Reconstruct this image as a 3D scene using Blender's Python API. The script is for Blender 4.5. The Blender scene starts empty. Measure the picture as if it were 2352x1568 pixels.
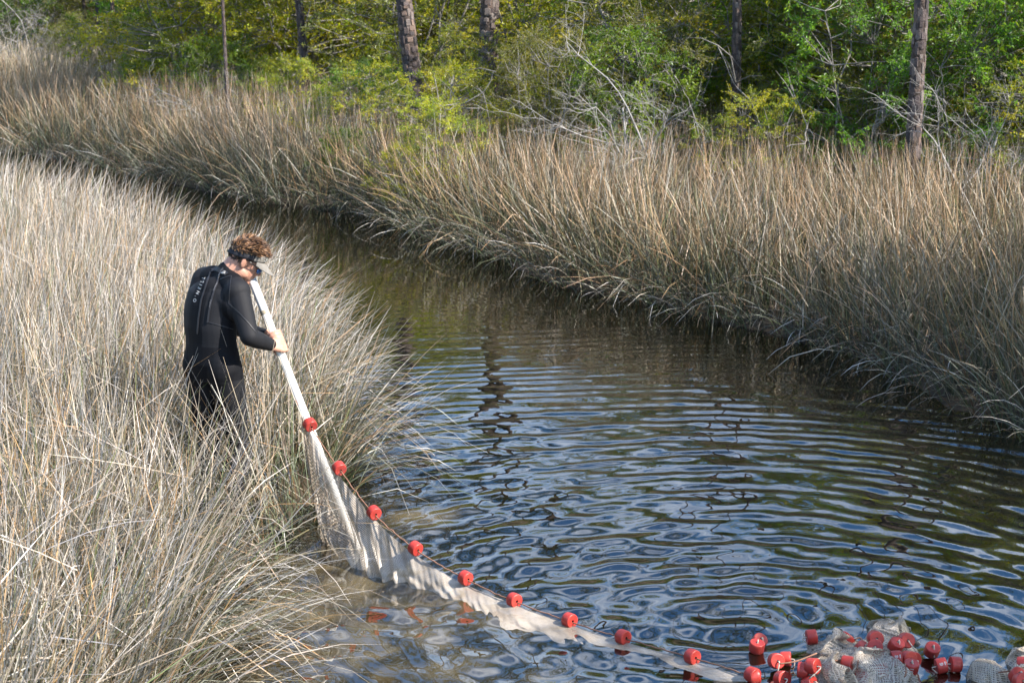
import bpy, math, random
import numpy as np
from mathutils import Vector, Matrix
from mathutils.bvhtree import BVHTree

# ------------------------------------------------------------------ camera, light, exposure
scene = bpy.context.scene
COL = scene.collection
FPX, CXP, CYP, CAMH = 4100.0, 1176.0, 784.0, 3.3        # focal length in photo units (2352 wide), camera height in metres
PITCH = math.atan2(884.0, FPX)
cam_d = bpy.data.cameras.new('camera')
cam = bpy.data.objects.new('camera', cam_d); COL.objects.link(cam)
cam.location = (0, 0, CAMH)
cam.rotation_euler = (math.pi / 2 - PITCH, 0, 0)
cam_d.sensor_width = 36.0
cam_d.lens = 36.0 * FPX / 2352.0
cam_d.clip_end = 2000
cam_d.dof.use_dof = True
cam_d.dof.focus_distance = 10.0
cam_d.dof.aperture_fstop = 7.1
scene.camera = cam

SUN_EL = math.radians(42)
SUN_AZ = math.radians(-24)      # measured from +X towards +Y: the sun stands to the right, a little behind the camera
sun_dir = Vector((math.cos(SUN_EL) * math.cos(SUN_AZ), math.cos(SUN_EL) * math.sin(SUN_AZ), math.sin(SUN_EL)))
sd = bpy.data.lights.new('sun', 'SUN'); sd.energy = 5.0; sd.angle = math.radians(0.53); sd.color = (1.0, 0.925, 0.83)
sun = bpy.data.objects.new('sun', sd); COL.objects.link(sun)
sun.rotation_euler = (-sun_dir).to_track_quat('-Z', 'Y').to_euler()
sun.location = (20, -5, 25)

world = bpy.data.worlds.new('World'); scene.world = world; world.use_nodes = True
wn = world.node_tree.nodes; wl = world.node_tree.links
wn.clear()
w_out = wn.new('ShaderNodeOutputWorld'); w_bg = wn.new('ShaderNodeBackground'); w_sky = wn.new('ShaderNodeTexSky')
w_sky.sky_type = 'NISHITA'; w_sky.sun_disc = False
w_sky.sun_elevation = SUN_EL; w_sky.sun_rotation = math.pi / 2 - SUN_AZ
w_sky.air_density = 1.0; w_sky.dust_density = 0.3; w_sky.ozone_density = 2.2
w_tc = wn.new('ShaderNodeTexCoord'); w_map = wn.new('ShaderNodeMapping'); w_map.inputs['Scale'].default_value = (1.6, 1.6, 5.0)
w_n = wn.new('ShaderNodeTexNoise'); w_n.inputs['Scale'].default_value = 2.2; w_n.inputs['Detail'].default_value = 7; w_n.inputs['Roughness'].default_value = 0.6
w_r = wn.new('ShaderNodeValToRGB'); w_r.color_ramp.elements[0].position = 0.47; w_r.color_ramp.elements[1].position = 0.72
w_r.color_ramp.elements[1].color = (0.7, 0.7, 0.7, 1)
w_mix = wn.new('ShaderNodeMix'); w_mix.data_type = 'RGBA'
w_mix.inputs['B'].default_value = (10.5, 10.9, 11.6, 1)      # thin white cloud
wl.new(w_tc.outputs['Generated'], w_map.inputs['Vector']); wl.new(w_map.outputs['Vector'], w_n.inputs['Vector'])
wl.new(w_n.outputs['Fac'], w_r.inputs['Fac']); wl.new(w_r.outputs['Color'], w_mix.inputs['Factor'])
w_hs = wn.new('ShaderNodeHueSaturation'); w_hs.inputs['Saturation'].default_value = 1.25
wl.new(w_sky.outputs['Color'], w_hs.inputs['Color']); wl.new(w_hs.outputs['Color'], w_mix.inputs['A']); wl.new(w_mix.outputs['Result'], w_bg.inputs['Color'])
w_bg.inputs['Strength'].default_value = 0.11
wl.new(w_bg.outputs['Background'], w_out.inputs['Surface'])

vs = scene.view_settings
vs.view_transform = 'Standard'; vs.look = 'None'; vs.gamma = 1.0; vs.exposure = 1.5; vs.use_curve_mapping = False
scene.cycles.use_adaptive_sampling = True; scene.cycles.adaptive_threshold = 0.02
scene.cycles.max_bounces = 5; scene.cycles.diffuse_bounces = 2; scene.cycles.glossy_bounces = 3
scene.cycles.transmission_bounces = 4; scene.cycles.transparent_max_bounces = 12
scene.cycles.caustics_reflective = False; scene.cycles.caustics_refractive = False

# ------------------------------------------------------------------ measuring helpers
_c, _s = math.cos(PITCH), math.sin(PITCH)
def ray(px, py):
    a, b = (px - CXP) / FPX, (CYP - py) / FPX
    return Vector((a, _c + b * _s, -_s + b * _c))
def G(px, py, z=0.0):                      # point of the level z seen at a photo position
    r = ray(px, py); t = (z - CAMH) / r.z
    return Vector((r.x * t, r.y * t, z))
def PY(px, py, Y):                         # point at distance Y seen at a photo position
    r = ray(px, py); t = Y / r.y
    return Vector((r.x * t, Y, CAMH + r.z * t))
def to_px(P):
    P = np.asarray(P, float); X, Y, Z = P[..., 0], P[..., 1], P[..., 2] - CAMH
    d = Y * _c - Z * _s; v = Y * _s + Z * _c
    return CXP + FPX * X / d, CYP - FPX * v / d

# ------------------------------------------------------------------ object helpers
def fast_mesh(name, V, Fc, col=None, smooth=True):
    V = np.ascontiguousarray(np.asarray(V, np.float32).reshape(-1, 3)); Fc = np.ascontiguousarray(np.asarray(Fc, np.int32))
    k = Fc.shape[1]
    m = bpy.data.meshes.new(name)
    m.vertices.add(len(V)); m.vertices.foreach_set('co', V.ravel())
    m.loops.add(Fc.size); m.loops.foreach_set('vertex_index', Fc.ravel())
    m.polygons.add(len(Fc)); m.polygons.foreach_set('loop_start', np.arange(0, Fc.size, k, dtype=np.int32))
    try: m.polygons.foreach_set('loop_total', np.full(len(Fc), k, np.int32))
    except Exception: pass
    m.polygons.foreach_set('use_smooth', np.full(len(Fc), bool(smooth)))
    if col is not None:
        a = m.color_attributes.new('col', 'FLOAT_COLOR', 'POINT')
        c4 = np.ones((len(V), 4), np.float32); c4[:, :3] = col
        a.data.foreach_set('color', c4.ravel())
    m.update(calc_edges=True); m.validate()
    return m
class Acc:                                  # collects quads and triangles (a triangle repeats nothing: kept as its own list)
    def __init__(s): s.V = []; s.F = []; s.C = []; s.n = 0
    def add(s, V, F, c=None):
        V = np.asarray(V, float).reshape(-1, 3)
        s.V.append(V); s.F.extend([tuple(int(i) + s.n for i in f) for f in F])
        s.C.append(np.tile(np.asarray(c if c is not None else (1, 1, 1), float), (len(V), 1)) if c is None or np.ndim(c) == 1 else np.asarray(c, float))
        s.n += len(V)
    def tube(s, pts, rad, sides=5, c=None, cap=True):
        P = np.asarray([tuple(p) for p in pts], float); n = len(P)
        R = np.broadcast_to(np.asarray(rad, float), (n,))
        T = np.gradient(P, axis=0); T /= np.linalg.norm(T, axis=1)[:, None] + 1e-9
        ref = np.array([0.31, 0.12, 0.94]) if abs(T[:, 2]).mean() < 0.8 else np.array([0.93, 0.2, 0.1])
        A = np.cross(T, ref); A /= np.linalg.norm(A, axis=1)[:, None] + 1e-9
        B = np.cross(T, A)
        th = np.arange(sides) * 2 * math.pi / sides
        V = P[:, None] + R[:, None, None] * (np.cos(th)[None, :, None] * A[:, None] + np.sin(th)[None, :, None] * B[:, None])
        F = []
        for i in range(n - 1):
            for j in range(sides):
                k = (j + 1) % sides
                F.append((i * sides + j, i * sides + k, (i + 1) * sides + k, (i + 1) * sides + j))
        if cap:
            F.append(tuple(range(sides - 1, -1, -1))); F.append(tuple((n - 1) * sides + j for j in range(sides)))
        s.add(V, F, c)
    def loft(s, secs, sides=20, c=None):      # sections: (centre, half axis a, half axis b); closed with domes
        th = np.arange(sides) * 2 * math.pi / sides
        V = []
        for (o, a, b) in secs:
            o, a, b = map(lambda q: np.asarray(tuple(q), float), (o, a, b))
            V.append(o + np.cos(th)[:, None] * a + np.sin(th)[:, None] * b)
        n = len(V); F = []
        for i in range(n - 1):
            for j in range(sides):
                k = (j + 1) % sides
                F.append((i * sides + j, i * sides + k, (i + 1) * sides + k, (i + 1) * sides + j))
        F.append(tuple(range(sides - 1, -1, -1))); F.append(tuple((n - 1) * sides + j for j in range(sides)))
        s.add(np.concatenate(V), F, c)
    def ball(s, o, a, b, cc, nu=14, nv=9, c=None):   # ellipsoid with half axes a, b, cc (vectors)
        o, a, b, cc = [np.asarray(tuple(q), float) for q in (o, a, b, cc)]
        V = [o + cc]; 
        for i in range(1, nv):
            ph = math.pi * i / nv
            for j in range(nu):
                t = 2 * math.pi * j / nu
                V.append(o + cc * math.cos(ph) + math.sin(ph) * (a * math.cos(t) + b * math.sin(t)))
        V.append(o - cc); F = []
        for j in range(nu): F.append((0, 1 + j, 1 + (j + 1) % nu))
        for i in range(nv - 2):
            for j in range(nu):
                k = (j + 1) % nu
                F.append((1 + i * nu + j, 1 + (i + 1) * nu + j, 1 + (i + 1) * nu + k, 1 + i * nu + k))
        e = 1 + (nv - 1) * nu; q = 1 + (nv - 2) * nu
        for j in range(nu): F.append((e, q + (j + 1) % nu, q + j))
        s.add(V, F, c)
    def sphere(s, o, r, c=None, nu=12, nv=8): s.ball(o, (r, 0, 0), (0, r, 0), (0, 0, r), nu, nv, c)
    def mesh(s, name, smooth=True):
        m = bpy.data.meshes.new(name)
        V = np.concatenate(s.V)
        m.from_pydata(V.tolist(), [], s.F)
        m.polygons.foreach_set('use_smooth', np.full(len(m.polygons), bool(smooth)))
        a = m.color_attributes.new('col', 'FLOAT_COLOR', 'POINT')
        c4 = np.ones((len(V), 4), np.float32); c4[:, :3] = np.concatenate(s.C); a.data.foreach_set('color', c4.ravel())
        m.update(); return m
def link(name, mesh, mat=None, parent=None):
    o = bpy.data.objects.new(name, mesh); COL.objects.link(o)
    if mat is not None and mesh is not None and not mesh.materials: mesh.materials.append(mat)
    if parent is not None: o.parent = parent
    return o
def tag(o, label=None, cat=None, group=None, kind=None):
    if label: o['label'] = label
    if cat: o['category'] = cat
    if group: o['group'] = group
    if kind: o['kind'] = kind
    return o
def empty(name, loc=(0, 0, 0), rz=0.0, sc=1.0):
    o = bpy.data.objects.new(name, None); COL.objects.link(o)
    o.location = loc; o.rotation_euler = (0, 0, rz); o.scale = (sc, sc, sc) if np.isscalar(sc) else sc
    o.empty_display_size = 0.2
    return o

# ------------------------------------------------------------------ materials
def mat(name):
    m = bpy.data.materials.new(name); m.use_nodes = True
    nt = m.node_tree; nt.nodes.clear()
    out = nt.nodes.new('ShaderNodeOutputMaterial')
    return m, nt.nodes, nt.links, out
def principled(name, color, rough=0.6, spec=0.5, noise=None, bump=None, attr=False, metallic=0.0, coat=0.0):
    """noise = (scale, amount, second colour); bump = (scale, strength)"""
    m, N, L, out = mat(name)
    p = N.new('ShaderNodeBsdfPrincipled'); p.inputs['Roughness'].default_value = rough; p.inputs['Metallic'].default_value = metallic
    p.inputs['Specular IOR Level'].default_value = spec; p.inputs['Coat Weight'].default_value = coat
    tc = N.new('ShaderNodeTexCoord')
    src = None
    if noise:
        n = N.new('ShaderNodeTexNoise'); n.inputs['Scale'].default_value = noise[0]; n.inputs['Detail'].default_value = 6; n.inputs['Roughness'].default_value = 0.65
        L.new(tc.outputs['Object'], n.inputs['Vector'])
        r = N.new('ShaderNodeValToRGB'); r.color_ramp.elements[0].position = 0.38; r.color_ramp.elements[1].position = 0.66
        r.color_ramp.elements[0].color = (*color, 1); r.color_ramp.elements[1].color = (*noise[2], 1)
        L.new(n.outputs['Fac'], r.inputs['Fac']); src = r.outputs['Color']
    if attr:
        a = N.new('ShaderNodeAttribute'); a.attribute_name = 'col'
        if src is None: src = a.outputs['Color']
        else:
            mx = N.new('ShaderNodeMix'); mx.data_type = 'RGBA'; mx.blend_type = 'MULTIPLY'; mx.inputs['Factor'].default_value = 1
            L.new(src, mx.inputs['A']); L.new(a.outputs['Color'], mx.inputs['B']); src = mx.outputs['Result']
    if src is None: p.inputs['Base Color'].default_value = (*color, 1)
    else: L.new(src, p.inputs['Base Color'])
    if bump:
        b = N.new('ShaderNodeBump'); b.inputs['Strength'].default_value = bump[1]; b.inputs['Distance'].default_value = 0.02
        n2 = N.new('ShaderNodeTexNoise'); n2.inputs['Scale'].default_value = bump[0]; n2.inputs['Detail'].default_value = 5
        L.new(tc.outputs['Object'], n2.inputs['Vector']); L.new(n2.outputs['Fac'], b.inputs['Height']); L.new(b.outputs['Normal'], p.inputs['Normal'])
    L.new(p.outputs['BSDF'], out.inputs['Surface'])
    return m
def leafy(name, trans=0.35, tcol=(1.25, 1.2, 0.5), rough=0.45, gloss=0.06, tw=0.0):
    """thin plant tissue: reflects and lets light through, colour from the 'col' attribute"""
    m, N, L, out = mat(name)
    a = N.new('ShaderNodeAttribute'); a.attribute_name = 'col'
    src = a.outputs['Color']
    if tw:
        oi = N.new('ShaderNodeObjectInfo'); hs = N.new('ShaderNodeHueSaturation')
        mr = N.new('ShaderNodeMapRange'); mr.inputs['To Min'].default_value = 1 - tw; mr.inputs['To Max'].default_value = 1 + tw
        mh = N.new('ShaderNodeMapRange'); mh.inputs['To Min'].default_value = 0.49; mh.inputs['To Max'].default_value = 0.512
        L.new(oi.outputs['Random'], mr.inputs['Value']); L.new(oi.outputs['Random'], mh.inputs['Value'])
        L.new(mr.outputs['Result'], hs.inputs['Value']); L.new(mh.outputs['Result'], hs.inputs['Hue']); L.new(src, hs.inputs['Color']); src = hs.outputs['Color']
    d = N.new('ShaderNodeBsdfDiffuse'); t = N.new('ShaderNodeBsdfTranslucent'); g = N.new('ShaderNodeBsdfGlossy'); g.inputs['Roughness'].default_value = rough
    g.inputs['Color'].default_value = (0.9, 0.95, 1, 1)
    mm = N.new('ShaderNodeMix'); mm.data_type = 'RGBA'; mm.blend_type = 'MULTIPLY'; mm.inputs['Factor'].default_value = 1; mm.inputs['B'].default_value = (*tcol, 1)
    L.new(src, d.inputs['Color']); L.new(src, mm.inputs['A']); L.new(mm.outputs['Result'], t.inputs['Color'])
    m1 = N.new('ShaderNodeMixShader'); m1.inputs[0].default_value = trans; L.new(d.outputs[0], m1.inputs[1]); L.new(t.outputs[0], m1.inputs[2])
    m2 = N.new('ShaderNodeMixShader'); m2.inputs[0].default_value = gloss; L.new(m1.outputs[0], m2.inputs[1]); L.new(g.outputs[0], m2.inputs[2])
    L.new(m2.outputs[0], out.inputs['Surface'])
    return m

M = {}
M['grass'] = leafy('rush_blade', trans=0.15, tcol=(1.1, 1.05, 0.8), rough=0.5, gloss=0.05)
M['leaf'] = leafy('shrub_leaf', trans=0.5, tcol=(1.7, 1.6, 0.35), rough=0.4, gloss=0.02, tw=0.22)
M['needle'] = leafy('pine_needle', trans=0.2, tcol=(1.2, 1.2, 0.6), gloss=0.05)
M['stem'] = principled('pale_stem_bark', (0.12, 0.11, 0.10), 0.85, 0.2, noise=(9, 1, (0.27, 0.255, 0.235)), bump=(60, 0.3))
M['dead'] = principled('bleached_dead_wood', (0.20, 0.19, 0.18), 0.85, 0.2, noise=(7, 1, (0.38, 0.365, 0.345)), bump=(60, 0.3))
M['furrow'] = principled('pine_bark_furrow', (0.045, 0.035, 0.03), 0.95, 0.1, noise=(14, 1, (0.10, 0.08, 0.07)), bump=(40, 0.6))
M['plate'] = principled('pine_bark_plate', (0.8, 0.8, 0.8), 0.9, 0.15, noise=(25, 1, (1.2, 1.15, 1.1)), bump=(70, 0.5), attr=True)
M['mud'] = principled('marsh_mud', (0.022, 0.017, 0.011), 0.9, 0.2, noise=(1.3, 1, (0.055, 0.042, 0.028)), bump=(9, 0.7))
M['pvc'] = principled('white_pvc', (0.80, 0.79, 0.76), 0.35, 0.5, noise=(6, 1, (0.74, 0.72, 0.67)))
M['pvc_joint'] = principled('pvc_joint_glue', (0.30, 0.25, 0.18), 0.6, 0.3, noise=(40, 1, (0.45, 0.4, 0.3)))
M['float'] = principled('red_float_foam', (0.33, 0.026, 0.020), 0.4, 0.5, noise=(14, 1, (0.42, 0.040, 0.027)), bump=(120, 0.08))
M['hole'] = principled('float_bore', (0.03, 0.006, 0.005), 0.8)
M['print'] = principled('white_print', (0.48, 0.47, 0.46), 0.6)
M['faint'] = principled('faint_print', (0.16, 0.16, 0.17), 0.6)
M['rope'] = principled('float_line_rope', (0.17, 0.085, 0.055), 0.8, 0.2, noise=(60, 1, (0.25, 0.145, 0.10)))
M['cord'] = principled('pale_cord', (0.5, 0.44, 0.36), 0.8, 0.2, noise=(60, 1, (0.6, 0.52, 0.42)))
M['skin'] = principled('person_skin', (0.40, 0.20, 0.135), 0.5, 0.4, noise=(22, 1, (0.47, 0.25, 0.18)), bump=(220, 0.05))  # the skin's own tone, slightly mottled
M['suit'] = principled('black_neoprene', (0.003, 0.0033, 0.005), 0.7, 0.16, noise=(5, 1, (0.0045, 0.005, 0.007)), bump=(350, 0.06))
M['panel'] = principled('charcoal_neoprene', (0.009, 0.0094, 0.0115), 0.7, 0.18, noise=(6, 1, (0.012, 0.0124, 0.015)), bump=(350, 0.06))
M['seam'] = principled('suit_seam', (0.012, 0.012, 0.015), 0.6)
M['strap'] = principled('black_strap', (0.010, 0.010, 0.013), 0.6)
M['visor'] = principled('grey_visor_cloth', (0.16, 0.15, 0.137), 0.85, 0.2, noise=(60, 1, (0.19, 0.18, 0.165)), bump=(400, 0.15))
M['band'] = principled('black_visor_band', (0.012, 0.013, 0.018), 0.7, 0.3)
M['hair'] = principled('brown_hair', (1, 1, 1), 0.42, 0.5, attr=True)
M['lens'] = principled('blue_mirror_lens', (0.05, 0.14, 0.36), 0.06, 0.8, metallic=0.8)
M['frame'] = principled('black_frame', (0.01, 0.01, 0.01), 0.25)

# ------------------------------------------------------------------ the creek: bank lines read off at water level
RB = [(-900, 300), (-300, 322), (0, 345), (200, 378), (400, 420), (600, 466), (860, 497), (950, 540), (1180, 606), (1300, 660), (1480, 697),
      (1620, 735), (1750, 762), (1880, 797), (2000, 833), (2100, 884), (2250, 955), (2400, 1020), (2600, 1130), (2850, 1320)]
LB = [(-900, 470), (-300, 550), (0, 580), (250, 640), (480, 705), (600, 785), (655, 890), (720, 1000), (775, 1080), (768, 1140), (715, 1200),
      (668, 1262), (565, 1330), (485, 1400), (420, 1500), (380, 1600), (320, 1800)]
RBW = [tuple(G(*p)[:2]) for p in RB]; LBW = [tuple(G(*p)[:2]) for p in LB]
RBW = [(-60, 44)] + RBW + [(6.3, 5.5), (6.8, 0), (7, -12)]
LBW = [(-60, 28)] + LBW + [(-2.3, 4.0), (-2.6, 0), (-3, -12)]
CREEK = np.array(LBW + RBW[::-1])
def seg_dist(P, line):
    P = np.asarray(P, float); best = np.full(len(P), 1e9); bd = np.zeros((len(P), 2)); L_ = np.asarray(line, float)
    for a, b in zip(L_[:-1], L_[1:]):
        ab = b - a; t = np.clip(((P - a) @ ab) / (ab @ ab), 0, 1)
        q = a + t[:, None] * ab; d = np.hypot(*(P - q).T)
        k = d < best; best[k] = d[k]; bd[k] = (q - P)[k]
    return best, bd
def inside(P, poly):
    x, y = P[:, 0], P[:, 1]; r = np.zeros(len(P), bool); n = len(poly)
    for i in range(n):
        x1, y1 = poly[i]; x2, y2 = poly[(i + 1) % n]
        c = (y1 > y) != (y2 > y)
        with np.errstate(divide='ignore', invalid='ignore'):
            r ^= c & (x < (x2 - x1) * (y - y1) / (y2 - y1 + 1e-12) + x1)
    return r
def wob(x, y, seed, sc):                       # smooth pseudo noise, about -1..1
    r = np.random.RandomState(seed); v = 0
    for k in range(6):
        a = r.uniform(0, 2 * math.pi); f = sc * r.uniform(0.5, 1.8); p = r.uniform(0, 6.28)
        v = v + np.sin(f * (x * math.cos(a) + y * math.sin(a)) + p)
    return v / 3.0
def sgn_dist(P):                               # > 0 on land, < 0 in the creek
    d1, v1 = seg_dist(P, LBW); d2, v2 = seg_dist(P, RBW)
    n = d1 < d2; d = np.where(n, d1, d2); v = np.where(n[:, None], v1, v2)
    ins = inside(P, CREEK)
    return np.where(ins, -d, d), v, n
def land_z(P):
    d, _, _ = sgn_dist(P); x, y = P[:, 0], P[:, 1]
    d = d + 0.10 * wob(x, y, 3, 5.0)
    up = np.clip(d / 0.25, 0, 1); up = up * up * (3 - 2 * up)
    dn = np.clip(-d / 0.9, 0, 1); dn = dn * dn * (3 - 2 * dn)
    return -0.03 + up * (0.12 + 0.03 * wob(x, y, 5, 1.6)) - dn * 0.55 + 0.012 * wob(x, y, 9, 9.0) + 0.012 * np.clip(d - 6, 0, 60) * (y > 15)

def grid_obj(name, xs, ys, zf, m):
    X, Y = np.meshgrid(xs, ys); P = np.stack([X.ravel(), Y.ravel()], 1); Z = zf(P)
    nx, ny = len(xs), len(ys); i = np.arange((ny - 1) * nx).reshape(ny - 1, nx)[:, :-1].ravel()
    F = np.stack([i, i + 1, i + 1 + nx, i + nx], 1)
    return link(name, fast_mesh(name, np.column_stack([P, Z]), F), m)
def axis(*parts): return np.unique(np.round(np.concatenate([np.arange(a, b, s) for a, b, s in parts]), 4))
ground = grid_obj('ground', axis((-600, -60, 60), (-60, -12, 2), (-12, 9, .16), (9, 40, 1.2), (40, 601, 60)),
                  axis((-120, 2, 8), (2, 30, .16), (30, 60, .8), (60, 120, 5), (120, 901, 60)), land_z, M['mud'])
tag(ground, kind='structure')

# water ------------------------------------------------------------------
RING = [(*G(1680, 1440)[:2], .19, .0031, 0.09, 0.3), (*G(1760, 1390)[:2], .135, .0014, 0.12, 2.6), (*G(1900, 1520)[:2], .21, .0018, 0.16, 1.1), (*G(1200, 1400)[:2], .17, .0010, 0.30, 2.0),
        (*G(960, 1300)[:2], .15, .0009, 0.35, .7), (*G(1400, 1470)[:2], .19, .0012, 0.22, 4.0), (*G(2150, 1490)[:2], .15, .0009, 0.28, 5.0),
        (*G(850, 1120)[:2], .16, .0006, 0.30, 5.5), (*G(1500, 1700)[:2], .34, .0020, 0.07, 2.2)]
def wave(P):
    x, y = P[:, 0], P[:, 1]; h = np.zeros(len(P))
    wx = x + .10 * wob(x, y, 21, 1.5); wy = y + .10 * wob(x, y, 22, 1.5)
    for (cx, cy, lam, A, dec, ph) in RING:
        r = np.hypot(wx - cx, wy - cy)
        am = A * np.exp(-dec * r) * (0.7 + 0.5 * wob(x, y, int(lam * 1000), 1.1)) * np.clip(r / .4, 0, 1)
        h += am * np.sin(2 * math.pi / lam * r + ph + .6 * wob(x, y, int(lam * 977), .8))
    rr = np.random.RandomState(4)
    near = np.exp(-np.clip(np.hypot(x - .6, (y - 8.6)), 0, 50) / 3.6)
    for k in range(26):
        lam = rr.uniform(.12, .55); a = rr.uniform(0, 2 * math.pi); s = rr.uniform(.010, .024)
        h += s * lam / 6.28 * (0.08 + .95 * near) * np.sin(2 * math.pi / lam * (wx * math.cos(a) + wy * math.sin(a)) + rr.uniform(0, 6.28))
    calm = np.clip((18.5 - y) / 6, .10, 1)
    return h * calm * 1.25
m, N, L, out = mat('creek_water'); M['water'] = m
fr = N.new('ShaderNodeFresnel'); fr.inputs['IOR'].default_value = 2.7
gl = N.new('ShaderNodeBsdfGlossy'); gl.inputs['Roughness'].default_value = 0.012
tr = N.new('ShaderNodeBsdfTransparent'); tr.inputs['Color'].default_value = (0.42, 0.345, 0.19, 1)
df = N.new('ShaderNodeBsdfDiffuse')
geo = N.new('ShaderNodeNewGeometry')
sep = N.new('ShaderNodeSeparateXYZ'); L.new(geo.outputs['Position'], sep.inputs['Vector'])
# stirred-up silt hangs in the water along the net and the left bank
def dist_to(pt, r0, r1):
    v = N.new('ShaderNodeVectorMath'); v.operation = 'DISTANCE'; v.inputs[1].default_value = (*pt, 0); L.new(geo.outputs['Position'], v.inputs[0])
    r = N.new('ShaderNodeMapRange'); r.inputs['From Min'].default_value = r0; r.inputs['From Max'].default_value = r1
    r.inputs['To Min'].default_value = 1; r.inputs['To Max'].default_value = 0; r.interpolation_type = 'SMOOTHSTEP'
    L.new(v.outputs['Value'], r.inputs['Value']); return r.outputs['Result']
acc = None
for q, r0, r1 in (((755, 1330), .05, .75), ((880, 1370), .05, .7), ((640, 1420), .1, .8), ((1010, 1400), .0, .55), ((700, 1290), .05, .5), ((960, 1180), .0, .5), ((1150, 1440), .0, .45), ((900, 1480), .1, .7), ((1060, 1530), .0, .6), ((760, 1520), .1, .7), ((1250, 1560), .0, .5)):
    o_ = dist_to(G(*q)[:2], r0, r1)
    if acc is None: acc = o_
    else:
        mx = N.new('ShaderNodeMath'); mx.operation = 'MAXIMUM'; L.new(acc, mx.inputs[0]); L.new(o_, mx.inputs[1]); acc = mx.outputs[0]
nz = N.new('ShaderNodeTexNoise'); nz.inputs['Scale'].default_value = 2.6; nz.inputs['Detail'].default_value = 6; nz.inputs['Distortion'].default_value = 1.2
L.new(geo.outputs['Position'], nz.inputs['Vector'])
nr = N.new('ShaderNodeMapRange'); nr.inputs['From Min'].default_value = .3; nr.inputs['From Max'].default_value = .62; L.new(nz.outputs['Fac'], nr.inputs['Value'])
sm = N.new('ShaderNodeMath'); sm.operation = 'MULTIPLY'; L.new(acc, sm.inputs[0]); L.new(nr.outputs['Result'], sm.inputs[1])
cm = N.new('ShaderNodeMix'); cm.data_type = 'RGBA'; cm.inputs['A'].default_value = (0.011, 0.009, 0.003, 1); cm.inputs['B'].default_value = (0.15, 0.118, 0.060, 1)
L.new(sm.outputs[0], cm.inputs['Factor']); L.new(cm.outputs['Result'], df.inputs['Color'])
mrk = N.new('ShaderNodeMapRange'); mrk.inputs['To Min'].default_value = .34; mrk.inputs['To Max'].default_value = .62; L.new(sm.outputs[0], mrk.inputs['Value'])
body = N.new('ShaderNodeMixShader'); L.new(mrk.outputs['Result'], body.inputs[0]); L.new(tr.outputs[0], body.inputs[1]); L.new(df.outputs[0], body.inputs[2])
sur = N.new('ShaderNodeMixShader'); L.new(fr.outputs[0], sur.inputs[0]); L.new(body.outputs[0], sur.inputs[1]); L.new(gl.outputs[0], sur.inputs[2])
bn = N.new('ShaderNodeTexNoise'); bn.inputs['Scale'].default_value = 7.0; bn.inputs['Detail'].default_value = 2; L.new(geo.outputs['Position'], bn.inputs['Vector'])
bp = N.new('ShaderNodeBump'); bp.inputs['Strength'].default_value = .05; bp.inputs['Distance'].default_value = .02; L.new(bn.outputs['Fac'], bp.inputs['Height'])
L.new(bp.outputs['Normal'], gl.inputs['Normal']); L.new(bp.outputs['Normal'], fr.inputs['Normal'])
L.new(sur.outputs[0], out.inputs['Surface'])
water = grid_obj('water', axis((-60, -8, 2), (-8, -3.2, .12), (-3.2, 4.6, .026), (4.6, 9, .08), (9, 16, 1)), axis((-12, 6.4, .5), (6.4, 13, .023), (13, 22, .04), (22, 34, .12), (34, 46, .5)), wave, M['water'])
tag(water, kind='structure')

# ------------------------------------------------------------------ marsh rush
PERSON = G(500, 1195, .08)
NETZONE = np.array([tuple(G(*p)[:2]) for p in ((735, 1120), (690, 1180), (690, 1275), (668, 1400), (760, 1450), (1050, 1430), (1000, 1330), (860, 1215), (790, 1120))])
def blades(name, R, Ln, az, t0, cv, wd, cb, ct, rng, nseg=5, pw=1.5, clear=None, gb=.24):
    n = len(R); s = np.linspace(0, 1, nseg + 1)
    th = t0[:, None] + cv[:, None] * s[None] ** pw
    sb = rng.uniform(.35, .85, n); bk = np.where(rng.random(n) < .13, rng.uniform(.5, 1.6, n), 0)      # snapped stems
    th = th + bk[:, None] * (s[None] > sb[:, None])
    th = np.minimum(th, 2.5)
    T = np.stack([np.sin(th) * np.cos(az)[:, None], np.sin(th) * np.sin(az)[:, None], np.cos(th)], 2)
    st = (T[:, 1:] + T[:, :-1]) / 2 * (Ln / nseg)[:, None, None]
    Pp = np.concatenate([R[:, None], R[:, None] + np.cumsum(st, 1)], 1)
    if clear is not None:                         # the dragged net has swept these blades away
        hit = np.zeros(n, bool)
        for k in range(1, nseg + 1): hit |= inside(Pp[:, k, :2], clear)
        kp = ~(hit & (rng.random(n) < .955)); Pp, T, cb, ct, wd = Pp[kp], T[kp], cb[kp], ct[kp], wd[kp]; n = len(Pp)
    ps = rng.uniform(0, 2 * math.pi, n)
    sd_ = np.stack([np.cos(ps), np.sin(ps), np.zeros(n)], 1)[:, None] * np.ones((1, nseg + 1, 1))
    sd_ = sd_ - (sd_ * T).sum(2, keepdims=True) * T; sd_ /= np.linalg.norm(sd_, axis=2, keepdims=True) + 1e-6
    pr = np.interp(s, [0, .5, .85, 1], [1, 1, .7, .15])
    w = wd[:, None, None] * pr[None, :, None] * .5
    V = np.stack([Pp - sd_ * w, Pp + sd_ * w], 2)
    b = (np.arange(n) * (nseg + 1) * 2)[:, None] + (np.arange(nseg) * 2)[None]
    F = np.stack([b, b + 1, b + 3, b + 2], 2).reshape(-1, 4)
    k = np.clip(s * 1.35 - gb, 0, 1) ** .8
    C = cb[:, None] * (1 - k)[None, :, None] + ct[:, None] * k[None, :, None]
    C = C * rng.uniform(.7, 1.25, (n, 1, 1)) * (1 + .26 * rng.standard_normal((n, nseg + 1, 1)))
    C = np.clip(np.repeat(C[:, :, None], 2, 2), .01, .8)
    return link(name, fast_mesh(name, V.reshape(-1, 3), F, C.reshape(-1, 3), smooth=True), M['grass'])
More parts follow.
